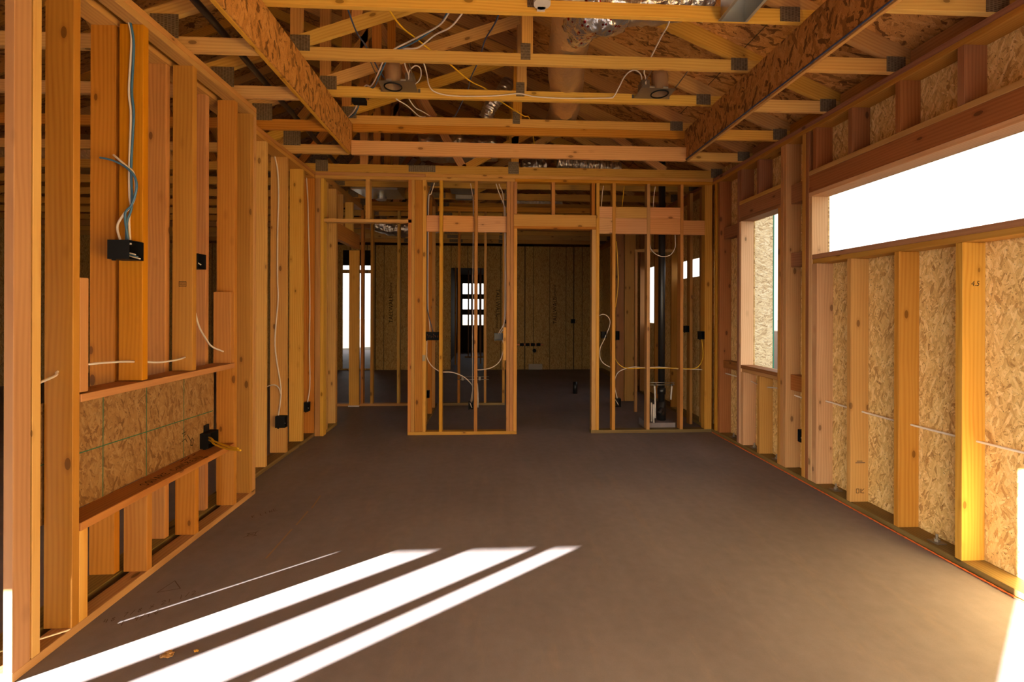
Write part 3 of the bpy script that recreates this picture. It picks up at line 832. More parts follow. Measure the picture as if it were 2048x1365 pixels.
for k, (x0, y0) in enumerate(((-0.92, 12.3), (-0.66, 14.2), (-0.56, 14.2), (-0.33, 15.2), (-0.25, 12.6))):
    stud('%s dark stud from the left glimpsed through the far doorway' % ('first', 'second', 'third', 'fourth', 'fifth')[k], (x0, x0 + 0.038), (y0, y0 + 0.089), (0 if k not in (1, 2) else 0.0385, 2.70), FIR_RED, group='studs beyond the far doorway')
board('bottom_plate', 'floor plate beyond the far doorway', 'floor plate', (-0.75, 0.6), (14.2, 14.289), (0, ZB), FIR_RED, axis=0)

# ------------------------------------------------------------------ right wall
pr = board('bottom_plate', 'long treated floor plate under the right wall', 'floor plate', (XR, XRB), (0.6, 11.2), (0, ZB), TREATED, axis=1)
for nm, z0, m in (('lower', ZP, FIR_LIT), ('upper', 3.0155, FIR_BROWN_DIM)):
    board('top_plate', '%s top plate along the right wall' % nm, 'top plate', (XR, XRB), (0.6, 11.2), (z0, z0 + 0.0375), m, axis=1)
def rstud(label, y0, y1, z=(ZB, ZP), mat=FIR_LIT, name='wall_stud', x=(XR, XRB - 0.0005)):
    return stud(label, x, (y0, y1), z, mat, name)
WS0, WS1 = 1.893, 1.930
rs1 = rstud('nearest full stud under the wide window, golden in the sun bounce', 2.472, 2.512, (ZB, 1.8535), FIR_PALE, 'cripple_stud')
rstud('second stud under the wide window from the near end', 2.874, 2.912, (ZB, 1.8535), FIR_LIT, 'cripple_stud')
rs3 = rstud('third stud under the wide window, with dark stamps near its foot', 3.275, 3.313, (ZB, 1.8535), FIR_LIT, 'cripple_stud')
rstud('stud under the far end of the wide window', 3.630, 3.688, (ZB, 1.8535), FIR_PINK, 'cripple_stud')
board('window_sill_plate', 'upper flat sill board under the wide window', 'sill', (XR, XRB), (0.9, 3.689), (WS0, WS1), FIR_BROWN_DIM, kind='thing', axis=1)
board('window_sill_plate', 'lower flat sill board under the wide window', 'sill', (XR + 0.006, XRB), (0.9, 3.689), (1.854, 1.8925), FIR_LIT, kind='thing', axis=1)
rstud('trimmer at the far side of the wide window, bright in the daylight', 3.690, 3.729, (ZB, 2.4195), FIR_JAMB_LIT)
rstud('king stud next to the wide window trimmer', 3.7305, 3.768, (ZB, ZP), FIR_BROWN_DIM)
rstud('second king stud between the two windows', 3.7695, 3.812, (ZB, ZP), FIR_LIT)
board('head_board', 'flat board on the underside of the wide window header', 'head piece', (XR, XRB), (0.9, 3.7295), (2.420, 2.457), FIR_JAMB_LIT, axis=1)
board('window_header', 'deep header over the wide window', 'header', (XR + 0.004, XRB), (0.9, 3.7295), (2.4575, 2.600), FIR_BROWN_DIM, axis=1)
board('head_board', 'flat board lying on top of the wide window header', 'head piece', (XR, XRB), (0.9, 3.7295), (2.6005, 2.638), FIR_LIT, axis=1)
for k, y0 in enumerate((2.465, 2.868, 3.268, 3.640)):
    rstud(('first', 'second', 'third', 'fourth')[k] + ' short stud above the wide window header, counted from the near end', y0, y0 + 0.04, (2.6385, ZP), FIR_BROWN_DIM, 'cripple_stud')
rstud('king stud on the near side of the tall window', 4.022, 4.062, (ZB, ZP), FIR_LIT)
rstud('second king stud on the near side of the tall window', 4.0635, 4.101, (ZB, ZP), FIR_PINK)
rstud('trimmer on the near side of the tall window', 4.1025, 4.143, (ZB, 2.4195), FIR_LIT)
rstud('trimmer on the far side of the tall window, bright in the daylight', 4.764, 4.802, (ZB, 2.4195), FIR_JAMB_LIT)
rstud('king stud on the far side of the tall window', 4.8035, 4.842, (ZB, ZP), FIR_BROWN_DIM)
board('window_sill_plate', 'sill board of the tall window with daylight on top', 'sill', (XR - 0.001, XRB), (4.1435, 4.7635), (0.848, 0.8845), FIR_BROWN_DIM, kind='thing', axis=1)
board('window_sill_plate', 'second sill board tucked below the tall window sill', 'sill', (XR + 0.01, XRB), (4.1435, 4.7635), (0.81, 0.8475), FIR_LIT, kind='thing', axis=1)
rstud('short stud under the tall window on its far side', 4.715, 4.7625, (ZB, 0.8095), FIR_PINK, 'cripple_stud')
rstud('short stud under the middle of the tall window', 4.425, 4.465, (ZB, 0.8095), FIR_LIT, 'cripple_stud')
board('head_board', 'flat board on the underside of the tall window header', 'head piece', (XR, XRB), (4.1025, 4.803), (2.420, 2.457), FIR_BROWN_DIM, axis=1)
board('window_header', 'header over the tall window', 'header', (XR + 0.004, XRB), (4.1025, 4.803), (2.4575, 2.600), FIR_BROWN_DIM, axis=1)
board('head_board', 'flat board lying on top of the tall window header', 'head piece', (XR, XRB), (4.1025, 4.803), (2.6005, 2.638), FIR_PALE, axis=1)
rstud('short stud above the tall window header on its far side', 4.76, 4.80, (2.6385, ZP), FIR_BROWN_DIM, 'cripple_stud')
rstud('short stud above the middle of the tall window header', 4.44, 4.48, (2.6385, ZP), FIR_BROWN_DIM, 'cripple_stud')
rstud('right wall stud in the far corner, left of the narrow strand board strip', 5.215, 5.262, (ZB, ZP), FIR_BROWN_DIM)
rstud('thin stud filling the far right corner', 5.30, 5.34, (ZB, ZP), FIR_LIT)
for lb, y, z in (('block low beside the far corner stud', (4.8425, 5.2145), (0.80, 0.885)), ('block high beside the far corner stud', (4.8425, 5.2145), (2.30, 2.43)),
                 ('lowest block between the two windows', (3.8125, 4.0215), (0.745, 0.885)), ('middle block between the two windows', (3.8125, 4.0215), (1.86, 1.985)), ('top block between the two windows', (3.8125, 4.0215), (2.43, 2.60))):
    board('blocking', lb, 'block', (XR + 0.045, XRB - 0.001), y, z, FIR_BROWN_DIM, axis=1)

writing('handwriting', '4.5', 0.042, (2.765, 2.472, 1.617), (1, 0, 0), (0, 0, 1), INK, rs1, label='small black figures', shear=.2)
strokes('grade_stamp', [[(0, 0), (.02, 0), (.02, .03), (0, .03), (0, 0)], [(.03, 0), (.03, .03)], [(.04, .03), (.04, 0), (.06, 0)], [(.045, .018), (.06, .03)]], (2.735, 3.275, 0.105), (1, 0, 0), (0, 0, 1), 0.004, INK, rs3, 'black ink stamp')
strokes('grade_stamp', [[(0, 0), (.07, .0)], [(0.01, .012), (.05, .012)]], (2.73, 3.275, 0.33), (1, 0, 0), (0, 0, 1), 0.006, PENCIL, rs3, 'grey ink stamp')

bolts = ((5.02, 'in the far right corner'), (4.62, 'under the far side of the tall window'), (4.25, 'under the near side of the tall window'), (3.50, 'beside the stud under the wide window end'), (2.68, 'between the two nearest window studs'))
for yb, lb in bolts:
    e = empty('anchor_bolt', 'steel anchor bolt %s' % lb, 'anchor bolt', (2.755, yb, ZB))
    mk('washer', boxbm(2.722, 2.788, yb - 0.033, yb + 0.033, ZB, ZB + 0.006, 0.001), DARKMETAL, e)
    mk('bolt', cyl((2.755, yb, ZB + 0.006), (2.755, yb, ZB + 0.05), 0.007, 10), GALV, e)
    mk('nut', cyl((2.755, yb, ZB + 0.0065), (2.755, yb, ZB + 0.022), 0.016, 6), GALV, e)

def string_mesh():
    bm = bmesh.new()
    for k in range(2):
        P = []
        n = 420
        for i in range(n + 1):
            y = 1.55 + (5.36 - 1.55) * i / n
            a = i * 0.62 + k * math.pi
            P.append((2.675 + 0.0028 * math.cos(a) + 0.002 * math.sin(y * 2.1), y, 0.0055 + 0.0025 * math.sin(a)))
        tubebm(P, 0.0033, 5, 1, None, bm)
    return mk('mason_line', bm, STRING, smooth=True)
tag(string_mesh(), 'twisted orange mason line lying along the right wall plate', 'string')
cable('wall_cable', 'white cable running through the right wall studs at hip height',
      [(2.76, 5.30, .733), (2.775, 4.79, .720), (2.77, 4.50, .697), (2.78, 4.28, .715), (2.77, 4.11, .702), (2.78, 3.9, .69), (2.77, 3.65, .719), (2.78, 3.31, .710), (2.775, 2.906, .712), (2.78, 2.5, .718), (2.78, 2.2, .725), (2.77, 1.9, .73)], 0.0068, WHITE_C)

# ------------------------------------------------------------------ electrical boxes
def ebox(name, label, lo, hi, openf, mat=BLACK, cable_tail=None):
    """A hollow plastic box; openf names its open side ('x+' or 'y-')."""
    t = empty(name, label, 'electrical box', ((lo[0] + hi[0]) / 2, (lo[1] + hi[1]) / 2, lo[2]))
    th = 0.003
    bm = bmesh.new()
    x, y, z = (lo[0], hi[0]), (lo[1], hi[1]), (lo[2], hi[2])
    boxbm(*x, *y, z[0], z[0] + th, 0, bm); boxbm(*x, *y, z[1] - th, z[1], 0, bm)
    zi = (z[0] + th, z[1] - th)
    if openf == 'x+':
        boxbm(x[0], x[0] + th, *y, *zi, 0, bm); boxbm(x[0] + th, x[1], y[0], y[0] + th, *zi, 0, bm); boxbm(x[0] + th, x[1], y[1] - th, y[1], *zi, 0, bm)
    elif openf == 'x-':
        boxbm(x[1] - th, x[1], *y, *zi, 0, bm); boxbm(x[0], x[1] - th, y[0], y[0] + th, *zi, 0, bm); boxbm(x[0], x[1] - th, y[1] - th, y[1], *zi, 0, bm)
    else:
        boxbm(*x, y[1] - th, y[1], *zi, 0, bm); boxbm(x[0], x[0] + th, y[0], y[1] - th, *zi, 0, bm); boxbm(x[1] - th, x[1], y[0], y[1] - th, *zi, 0, bm)
    mk('box_body', bm, mat, t)
    cz = (z[0] + z[1]) / 2
    if openf == 'x+':
        q = [(x[0] + .006, y[0] + .3 * (y[1] - y[0]), cz + .03), (x[0] + .03, (y[0] + y[1]) / 2, cz), (x[1] - .012, y[0] + .6 * (y[1] - y[0]), cz - .02)]
    elif openf == 'x-':
        q = [(x[1] - .006, y[0] + .3 * (y[1] - y[0]), cz + .03), (x[1] - .03, (y[0] + y[1]) / 2, cz), (x[0] + .012, y[0] + .6 * (y[1] - y[0]), cz - .02)]
    else:
        q = [(x[0] + .3 * (x[1] - x[0]), y[1] - .006, cz + .03), ((x[0] + x[1]) / 2, y[1] - .03, cz), (x[0] + .6 * (x[1] - x[0]), y[0] + .012, cz - .02)]
    if cable_tail:
        for i, m in enumerate(cable_tail):
            mk('wire_tail', tubebm([(a + .006 * i, b + (.008 * i if openf != 'y-' else 0), c - .01 * i) for a, b, c in q], 0.004, 6), m, t, smooth=True)
    # nailing ears
    if openf in ('x+', 'x-'):
        mk('nail_ear', boxbm(x[0] + .02, x[0] + .035, y[0] + .002, y[0] + .012, z[0] - .008, z[0] - .0001, 0), mat, t)
    else:
        mk('nail_ear', boxbm(x[0] + .002, x[0] + .012, y[0] + .02, y[0] + .035, z[0] - .008, z[0] - .0001, 0), mat, t)
    return t

ebox('electrical_box', 'square black box on the left wall stud where blue and white cables end', (-1.945, 2.432, 1.714), (-1.838, 2.5318, 1.812), 'x+', cable_tail=(WHITE_C, BLUE_C, WHITE_C))
ebox('electrical_box', 'small black box on the grade-stamped left wall stud', (-1.905, 2.9855, 1.716), (-1.838, 3.07, 1.812), 'x+', cable_tail=(WHITE_C,))
nb = ebox('electrical_box', 'black box in the niche with two yellow cables coming out', (-1.985, 3.250, 0.497), (-1.93, 3.372, 0.60), 'x+')
mk('mounting_tab', boxbm(-1.984, -1.978, 3.29, 3.345, 0.6005, 0.648, 0), BLACK, nb)
ebox('electrical_box', 'square black box near the foot of the cabled left wall stud', (-2.088, 4.585, 0.300), (-1.995, 4.648, 0.412), 'x+', cable_tail=(WHITE_C,))
ebox('electrical_box', 'small black box low on the left corner stud', (-2.106, 5.305, 0.300), (-2.05, 5.373, 0.402), 'x+', cable_tail=(WHITE_C,))
eb = ebox('electrical_box', 'wide black switch box with copper wires on the left post cluster', (-0.7365, YB + 0.0, 1.108), (-0.592, YB + 0.08, 1.202), 'y-')
for k in range(6):
    x0 = -0.72 + 0.022 * k
    mk('copper_wire', tubebm([(x0, YB + .07, 1.13 + .01 * (k % 3)), (x0 + .008, YB + .03, 1.15 + .012 * (k % 2)), (x0 - .004 + .006 * k % .01, YB + .012, 1.18 - .02 * (k % 3))], 0.0022, 5), COPPER, eb, smooth=True)
ebox('electrical_box', 'narrow black box low in the closet side wall', (-0.80, 5.80, 0.352), (-0.75, 5.8595, 0.443), 'y-')
ebox('electrical_box', 'dark grey switch box with three white cables beside the doorway post', (0.063, YB + 0.05, 1.103), (0.167, YB + 0.10, 1.188), 'y-', GREY_P)
ebox('electrical_box', 'black outlet box on a bracket low in the closet', (-0.262, 5.86, 0.193), (-0.197, 5.90, 0.292), 'y-', cable_tail=(WHITE_C, WHITE_C))
ebox('electrical_box', 'black box with a yellow cable at the right end of the back partition', (2.535, YB - 0.004, 1.118), (2.5895, YB + 0.07, 1.214), 'y-')
ebox('electrical_box', 'black box low beside the first slim stud right of the doorway', (1.5045, YB + 0.03, 0.302), (1.582, YB + 0.09, 0.404), 'y-', cable_tail=(WHITE_C, COPPER))
ebox('electrical_box', 'black box behind the king stud right of the doorway', (1.355, YB + 0.05, 1.130), (1.410, YB + 0.11, 1.207), 'y-')
ebox('electrical_box', 'black box hung in the dark behind the last slim stud', (2.519, 5.77, 1.184), (2.575, 5.83, 1.268), 'y-')
ebox('electrical_box', 'oval-faced black box deep behind the first slim stud', (2.03, 7.24, 0.99), (2.09, 7.2995, 1.134), 'y-')
ebox('electrical_box', 'black outlet box low between the windows of the right wall', (2.705, 3.815, 0.318), (2.762, 3.88, 0.425), 'x-', cable_tail=(WHITE_C,))
for k, (x, z) in enumerate(((0.345, 1.14), (2.03, 1.15))):
    ebox('electrical_box', ('small black box on the far strand board wall near the doorway post', 'small black box on the right part of the far strand board wall')[k], (x, 11.24, z), (x + 0.10, 11.298, z + 0.10), 'y-')

# ------------------------------------------------------------------ cables on the walls
cable('wall_cable', 'white cable stapled down the left wall stud to the square black box', [(-1.916, 2.527, 2.99), (-1.900, 2.527, 2.888), (-1.912, 2.527, 2.622), (-1.902, 2.527, 2.489), (-1.909, 2.527, 2.224), (-1.908, 2.527, 2.065), (-1.900, 2.527, 1.998), (-1.910, 2.527, 1.932), (-1.900, 2.523, 1.800)], 0.0055, WHITE_C)
cable('wall_cable', 'blue cable stapled down the left wall stud to the square black box', [(-1.906, 2.526, 2.985), (-1.888, 2.526, 2.860), (-1.897, 2.526, 2.621), (-1.887, 2.526, 2.489), (-1.899, 2.526, 2.223), (-1.895, 2.526, 2.011), (-1.909, 2.512, 1.918), (-1.912, 2.51, 1.800)], 0.0055, BLUE_C)
cable('wall_cable', 'loose white cable end curling away above the square black box', [(-1.969, 2.500, 2.267), (-1.911, 2.500, 2.215), (-1.873, 2.505, 2.177), (-1.860, 2.505, 2.098), (-1.880, 2.512, 2.019), (-1.918, 2.500, 1.953), (-1.945, 2.495, 1.887), (-1.920, 2.49, 1.800)], 0.0055, WHITE_C)
cable('wall_cable', 'loose blue cable end curling away above the square black box', [(-2.028, 2.490, 2.248), (-1.970, 2.490, 2.236), (-1.907, 2.490, 2.206), (-1.859, 2.493, 2.157), (-1.849, 2.495, 2.089), (-1.876, 2.498, 2.005), (-1.906, 2.495, 1.952), (-1.885, 2.49, 1.800)], 0.0055, BLUE_C)
cable('wall_cable', 'white cable threaded through the wide dark stud and the cabled stud', [(-1.87, 1.985, 1.145), (-1.897, 2.100, 1.164), (-1.909, 2.125, 1.178), (-1.90, 2.17, 1.195), (-1.855, 2.25, 1.20), (-1.871, 2.42, 1.190), (-1.888, 2.535, 1.178)], 0.0055, WHITE_C)
cable('wall_cable', 'white cable sagging above the niche shelf between two studs', [(-1.888, 2.570, 1.175), (-1.872, 2.70, 1.156), (-1.870, 2.85, 1.155), (-1.889, 2.946, 1.160)], 0.0055, WHITE_C)
cable('wall_cable', 'white cable dropping into the short upright at the far end of the niche shelf', [(-1.90, 3.04, 1.50), (-1.904, 3.10, 1.357), (-1.922, 3.20, 1.269), (-1.930, 3.29, 1.200), (-1.897, 3.372, 1.157)], 0.0055, WHITE_C)
cable('wall_cable', 'upper yellow cable sticking out of the niche box', [(-1.967, 3.30, 0.565), (-1.91, 3.25, 0.570), (-1.854, 3.20, 0.561), (-1.717, 3.10, 0.558), (-1.60, 3.01, 0.568)], 0.006, YELLOW_C)
cable('wall_cable', 'lower yellow cable sticking out of the niche box', [(-1.967, 3.30, 0.545), (-1.91, 3.25, 0.552), (-1.854, 3.20, 0.541), (-1.717, 3.10, 0.540), (-1.575, 2.99, 0.562)], 0.006, YELLOW_C)
cable('wall_cable', 'long white cable down the far left wall stud to the square box', [(-2.126, 4.643, 2.985), (-2.097, 4.643, 2.841), (-2.086, 4.643, 2.594), (-2.095, 4.643, 2.199), (-2.094, 4.643, 1.754), (-2.088, 4.643, 1.557), (-2.116, 4.643, 1.112), (-2.062, 4.643, 0.717), (-2.061, 4.643, 0.569), (-2.080, 4.635, 0.40)], 0.0065, WHITE_C)
cable('wall_cable', 'white cable looping sideways off the cabled far left stud', [(-2.10, 4.28, .72), (-2.085, 4.45, .735), (-2.074, 4.55, .728), (-2.063, 4.61, .686), (-2.055, 4.635, .618)], 0.0055, WHITE_C)
cable('wall_cable', 'long white cable down the left corner stud to its small box', [(-2.100, 5.366, 2.985), (-2.083, 5.366, 2.717), (-2.076, 5.366, 2.431), (-2.057, 5.366, 1.574), (-2.061, 5.366, 1.059), (-2.054, 5.366, 0.602), (-2.076, 5.355, 0.395)], 0.0065, WHITE_C)
Yc = YB + 0.025
cable('wall_cable', 'dark blue cable down the closet side of the left post cluster', [(-.675, 5.46, 2.97), (-.705, 5.45, 2.866), (-.725, 5.44, 2.776), (-.730, 5.44, 2.358), (-.730, 5.44, 1.583), (-.718, 5.43, 1.434), (-.66, 5.43, 1.200)], 0.0055, NAVY_C)
cable('wall_cable', 'white cable down the closet side of the left post cluster', [(-.650, 5.462, 2.97), (-.690, 5.455, 2.833), (-.718, 5.45, 2.714), (-.722, 5.45, 1.583), (-.705, 5.44, 1.345), (-.695, 5.44, 1.200)], 0.0055, WHITE_C)
cable('wall_cable', 'white cable hanging from the switch box and sweeping to the slim closet stud', [(-.730, 5.43, 1.108), (-.732, 5.43, .957), (-.728, 5.43, .897), (-.68, 5.44, .808), (-.595, 5.44, .742), (-.55, 5.44, .730)], 0.0055, WHITE_C)
cable('wall_cable', 'white cable arching across the closet front down to the low outlet box', [(-.545, 5.43, .730), (-.431, 5.44, .724), (-.313, 5.46, .676), (-.236, 5.5, .605), (-.195, 5.56, .527), (-.215, 5.75, .40), (-.23, 5.87, .29)], 0.0055, WHITE_C)
cable('wall_cable', 'white cable curving under the doorway switch box to the slim closet stud', [(.16, 5.45, 1.11), (.175, 5.45, 1.05), (.173, 5.45, .990), (.131, 5.45, .859), (.042, 5.45, .782), (-.06, 5.445, .757), (-.137, 5.44, .752)], 0.0055, WHITE_C)
cable('wall_cable', 'first white cable down beside the doorway post to the grey switch box', [(.078, 5.46, 2.97), (.114, 5.475, 2.868), (.174, 5.478, 2.720), (.190, 5.478, 2.631), (.196, 5.478, 2.064), (.195, 5.46, 1.395), (.113, 5.46, 1.18)], 0.0055, WHITE_C)
cable('wall_cable', 'second white cable down beside the doorway post to the grey switch box', [(.113, 5.462, 2.97), (.176, 5.485, 2.692), (.185, 5.485, 1.395), (.137, 5.47, 1.18)], 0.0055, WHITE_C)
cable('wall_cable', 'thin white cable falling the full height behind the right slim closet stud', [(-.225, 5.47, 2.97), (-.203, 5.474, 2.844), (-.192, 5.476, 2.694), (-.195, 5.478, 1.825), (-.196, 5.478, .986), (-.198, 5.55, .447), (-.218, 5.86, .285)], 0.005, WHITE_C)
cable('wall_cable', 'white loop of cable beside the king stud right of the doorway', [(1.325, 5.46, 1.398), (1.377, 5.45, 1.416), (1.432, 5.45, 1.386), (1.456, 5.45, 1.332), (1.446, 5.45, 1.260), (1.384, 5.45, 1.109), (1.335, 5.45, 1.001), (1.336, 5.45, .898), (1.378, 5.45, .826), (1.46, 5.45, .777)], 0.005, WHITE_C)
cable('wall_cable', 'yellow cable swinging low across the studs up to the right end box', [(1.506, 5.425, .89), (1.573, 5.425, .804), (1.664, 5.425, .768), (1.86, 5.425, .767), (2.246, 5.425, .766), (2.463, 5.425, .759), (2.54, 5.42, .795), (2.575, 5.41, .868), (2.580, 5.40, .959), (2.565, 5.40, 1.12)], 0.005, YELLOW_C)
cable('wall_cable', 'white cable rising from the low box and running right beside the yellow cable', [(1.545, 5.44, .402), (1.514, 5.44, .539), (1.520, 5.44, .647), (1.574, 5.44, .731), (1.727, 5.44, .779), (1.88, 5.44, .772), (2.064, 5.44, .778), (2.279, 5.44, .759), (2.588, 5.44, .746)], 0.005, WHITE_C)
cable('wall_cable', 'short yellow cable dropping from the plate above the right blocks', [(1.631, 5.47, 2.97), (1.62, 5.475, 2.86), (1.601, 5.48, 2.60)], 0.005, YELLOW_C)
cable('wall_cable', 'yellow cable bowing beside the first slim stud right of the doorway', [(1.531, 5.46, 2.30), (1.540, 5.46, 2.201), (1.554, 5.46, 1.958), (1.555, 5.46, 1.745), (1.525, 5.46, 1.50)], 0.005, YELLOW_C)
cable('wall_cable', 'short white cable above the blocks beside the king stud', [(1.378, 5.47, 2.97), (1.362, 5.475, 2.86), (1.348, 5.48, 2.60)], 0.005, WHITE_C)
cable('wall_cable', 'short white cable above the blocks left of the black pipe', [(2.015, 5.47, 2.97), (2.0, 5.475, 2.86), (1.985, 5.48, 2.60)], 0.005, WHITE_C)
cable('wall_cable', 'coil of white cable hanging in front of the black pipe', [(2.268, 5.49, 2.409), (2.273, 5.49, 2.316), (2.27, 5.49, 2.235), (2.22, 5.50, 2.150), (2.13, 5.505, 2.125), (2.04, 5.50, 2.150), (1.975, 5.50, 2.21), (1.955, 5.49, 2.27)], 0.005, WHITE_C)

# ------------------------------------------------------------------ plumbing
pp = empty('drain_pipe', 'tall black drain pipe behind the slim studs of the back partition', 'pipe', (2.155, 5.62, 0))
mk('pipe', cyl((2.155, 5.62, 0.10), (2.155, 5.62, 3.42), 0.041, 20), ABS, pp, smooth=True)
mk('pipe_coupling', cyl((2.155, 5.62, 0.10), (2.155, 5.62, 0.33), 0.056, 20), ABS, pp, smooth=True)
mk('pipe_coupling', cyl((2.155, 5.62, 0.42), (2.155, 5.62, 0.50), 0.050, 20), ABS, pp, smooth=True)
mk('pipe_elbow', tubebm([(2.155, 5.60, 0.24), (2.12, 5.55, 0.23), (2.09, 5.53, 0.20)], 0.03, 12), ABS, pp, smooth=True)
mk('branch_pipe', cyl((1.7, 5.62, 3.10), (2.62, 5.62, 3.10), 0.03, 14), ABS, pp, smooth=True)
for lb, P in (('white water pipe under the bracket, joined in its middle', [(2.034, 5.53, .53), (2.04, 5.53, .434), (2.041, 5.53, .14)]), ('white water pipe slanting right of the black pipe', [(2.25, 5.53, .53), (2.238, 5.53, .366)]),
              ('leftmost short white water pipe by the black pipe', [(1.995, 5.53, .33), (1.998, 5.53, .10)]), ('longest low white water pipe by the black pipe', [(2.012, 5.51, .315), (2.019, 5.51, .07)])):
    cable('water_pipe', lb, P, 0.010, PEX, 'water pipe', n=10)
br = empty('pipe_bracket', 'steel pipe bracket across the studs above the white water pipes', 'bracket', (2.10, 5.54, .54))
for z in (.545, .575):
    mk('rail', cyl((1.922, 5.545, z), (2.289, 5.545, z), 0.004, 8), GALV, br, smooth=True)
for x in (2.034, 2.25):
    mk('stub_elbow', tubebm([(x, 5.53, .535), (x, 5.525, .56), (x, 5.47, .565)], 0.011, 8), DARKMETAL, br, smooth=True)
br2 = empty('pipe_bracket', 'steel pipe bracket across the rear closet studs', 'bracket', (-.24, 7.0, .38))
for z in (.40, .44):
    mk('rail', cyl((-.48, 7.03, z), (.0, 7.03, z), 0.005, 8), GALV, br2, smooth=True)
for x in (-.40, -.14):
    mk('clamp', boxbm(x - .02, x + .02, 6.99, 7.025, .39, .45, 0.004), DARKMETAL, br2)
for k, x in enumerate((-.205, -.165)):
    cable('water_pipe', ('left', 'right')[k] + ' white water pipe standing in the closet', [(x - .01, 6.9, .36), (x, 6.9, .15), (x, 6.9, 0)], 0.012, PEX, 'water pipe', n=8)
br3 = empty('valve_box', 'copper and black valve set on the far strand board wall', 'valve', (1.02, 11.27, .55))
mk('rail', boxbm(.68, 1.34, 11.27, 11.295, .60, .64, 0.004), COPPER, br3)
for x in (.76, .9, 1.03, 1.17):
    mk('valve', boxbm(x, x + .10, 11.235, 11.27, .585, .655, 0.008), BLACK, br3)
mk('drain_stub', cyl((1.12, 11.21, .47), (1.12, 11.295, .47), 0.045, 14), BLACK, br3)
board('floor_plate_cover', 'grey steel plate at the foot of the far wall', 'steel plate', (.98, 1.32), (11.26, 11.295), (0, .14), DARKMETAL)
cable('stub_pipe', 'short black pipe standing on the slab beyond the doorway', [(1.52, 8.0, 0), (1.52, 8.0, .21)], 0.04, ABS, 'pipe', n=14)
board('slab_patch', 'grey patch in the slab under the black pipe', 'slab patch', (1.93, 2.28), (5.49, 5.80), (0, .09), CONC)
cable('vent_pipe', 'black vent pipe running high along the left side of the ceiling', [(-1.60, 1.9, 3.17), (-1.665, 2.9, 3.19), (-1.72, 3.6, 3.20), (-1.80, 4.9, 3.22), (-1.84, 5.6, 3.22)], 0.022, ABS, 'pipe', n=12)

# ------------------------------------------------------------------ light cans, alarm base, ducts
def light_can(x, side, label):
    t = empty('recessed_light', label, 'recessed light', (x, 4.06, 3.405))
    z = 3.405
    # mounting plate with its round hole
    bm = bmesh.new()
    x0, x1, y0, y1 = x - .155, x + .155, 3.93, 4.130
    hx, hy, hr = x - .045 * side, 4.03, .078
    outer = [bm.verts.new(p) for p in ((x0, y0, z), (x1, y0, z), (x1, y1, z), (x0, y1, z))]
    N = 28
    inner = [bm.verts.new((hx + hr * math.cos(2 * math.pi * k / N), hy + hr * math.sin(2 * math.pi * k / N), z)) for k in range(N)]
    es = [bm.edges.new((outer[i], outer[(i + 1) % 4])) for i in range(4)] + [bm.edges.new((inner[i], inner[(i + 1) % N])) for i in range(N)]
    bmesh.ops.triangle_fill(bm, edges=es, use_beauty=True)
    r = bmesh.ops.extrude_face_region(bm, geom=bm.faces[:])
    bmesh.ops.translate(bm, vec=(0, 0, .002), verts=[v for v in r['geom'] if isinstance(v, bmesh.types.BMVert)])
    bmesh.ops.recalc_face_normals(bm, faces=bm.faces[:])
    mk('mounting_plate', bm, DARKMETAL, t)
    mk('flange', boxbm(x0 - .02, x0 - .0002, y1 - .003, y1, z, z + .032, 0), DARKMETAL, t)
    mk('flange', boxbm(x1 + .0002, x1 + .02, y1 - .003, y1, z, z + .032, 0), DARKMETAL, t)
    # can: an open tin with wall thickness
    bm = bmesh.new()
    N = 28
    prof = [(.074, z + .003), (.074, z + .15), (.066, z + .19), (0.0, z + .195)]
    rings = []
    for rr, zz in prof[:-1]:
        rings.append([bm.verts.new((hx + rr * math.cos(2 * math.pi * k / N), hy + rr * math.sin(2 * math.pi * k / N), zz)) for k in range(N)])
    for a, b in zip(rings, rings[1:]):
        for k in range(N):
            bm.faces.new((a[k], a[(k + 1) % N], b[(k + 1) % N], b[k]))
    bm.faces.new(rings[-1])
    mk('can', bm, BRONZE, t, smooth=False)
    bm = tubebm([(hx + .074 * math.cos(a), hy + .074 * math.sin(a), z - .003) for a in [2 * math.pi * k / 32 for k in range(33)]], 0.006, 6, 1)
    mk('gasket_ring', bm, BLACK, t, smooth=True)
    mk('junction_box', boxbm(x + side * .07, x + side * .145, 3.95, 4.06, z + .003, z + .085, 0.003), DARKMETAL, t)
    for sx in (-1, 1):
        mk('hanger_bar', tubebm([(x + sx * .15, 3.93, z + .012), (x + sx * .15, 3.75, z + .02), (x + sx * .15, 3.57, z + .03)], .005, 6), DARKMETAL, t, smooth=True)
        mk('clip', boxbm(x + sx * .06 - .022, x + sx * .06 + .022, 3.922, 3.929, z + .002, z + .016, 0.001), GALV, t)
    return t
light_can(-0.795, 1, 'recessed light can in the ceiling left of centre')
light_can(1.475, -1, 'recessed light can in the ceiling right of centre')
al = empty('alarm_base', 'round white alarm base on the foremost truss', 'alarm base', (0.40, 2.82, 3.37))
mk('disc', cyl((0.325, 2.845, 3.372), (0.325, 2.845, 3.40), 0.053, 32), WHITE_P, al)
mk('clip', boxbm(.30, .35, 2.87, 2.9165, 3.372, 3.39, 0), WHITE_P, al)

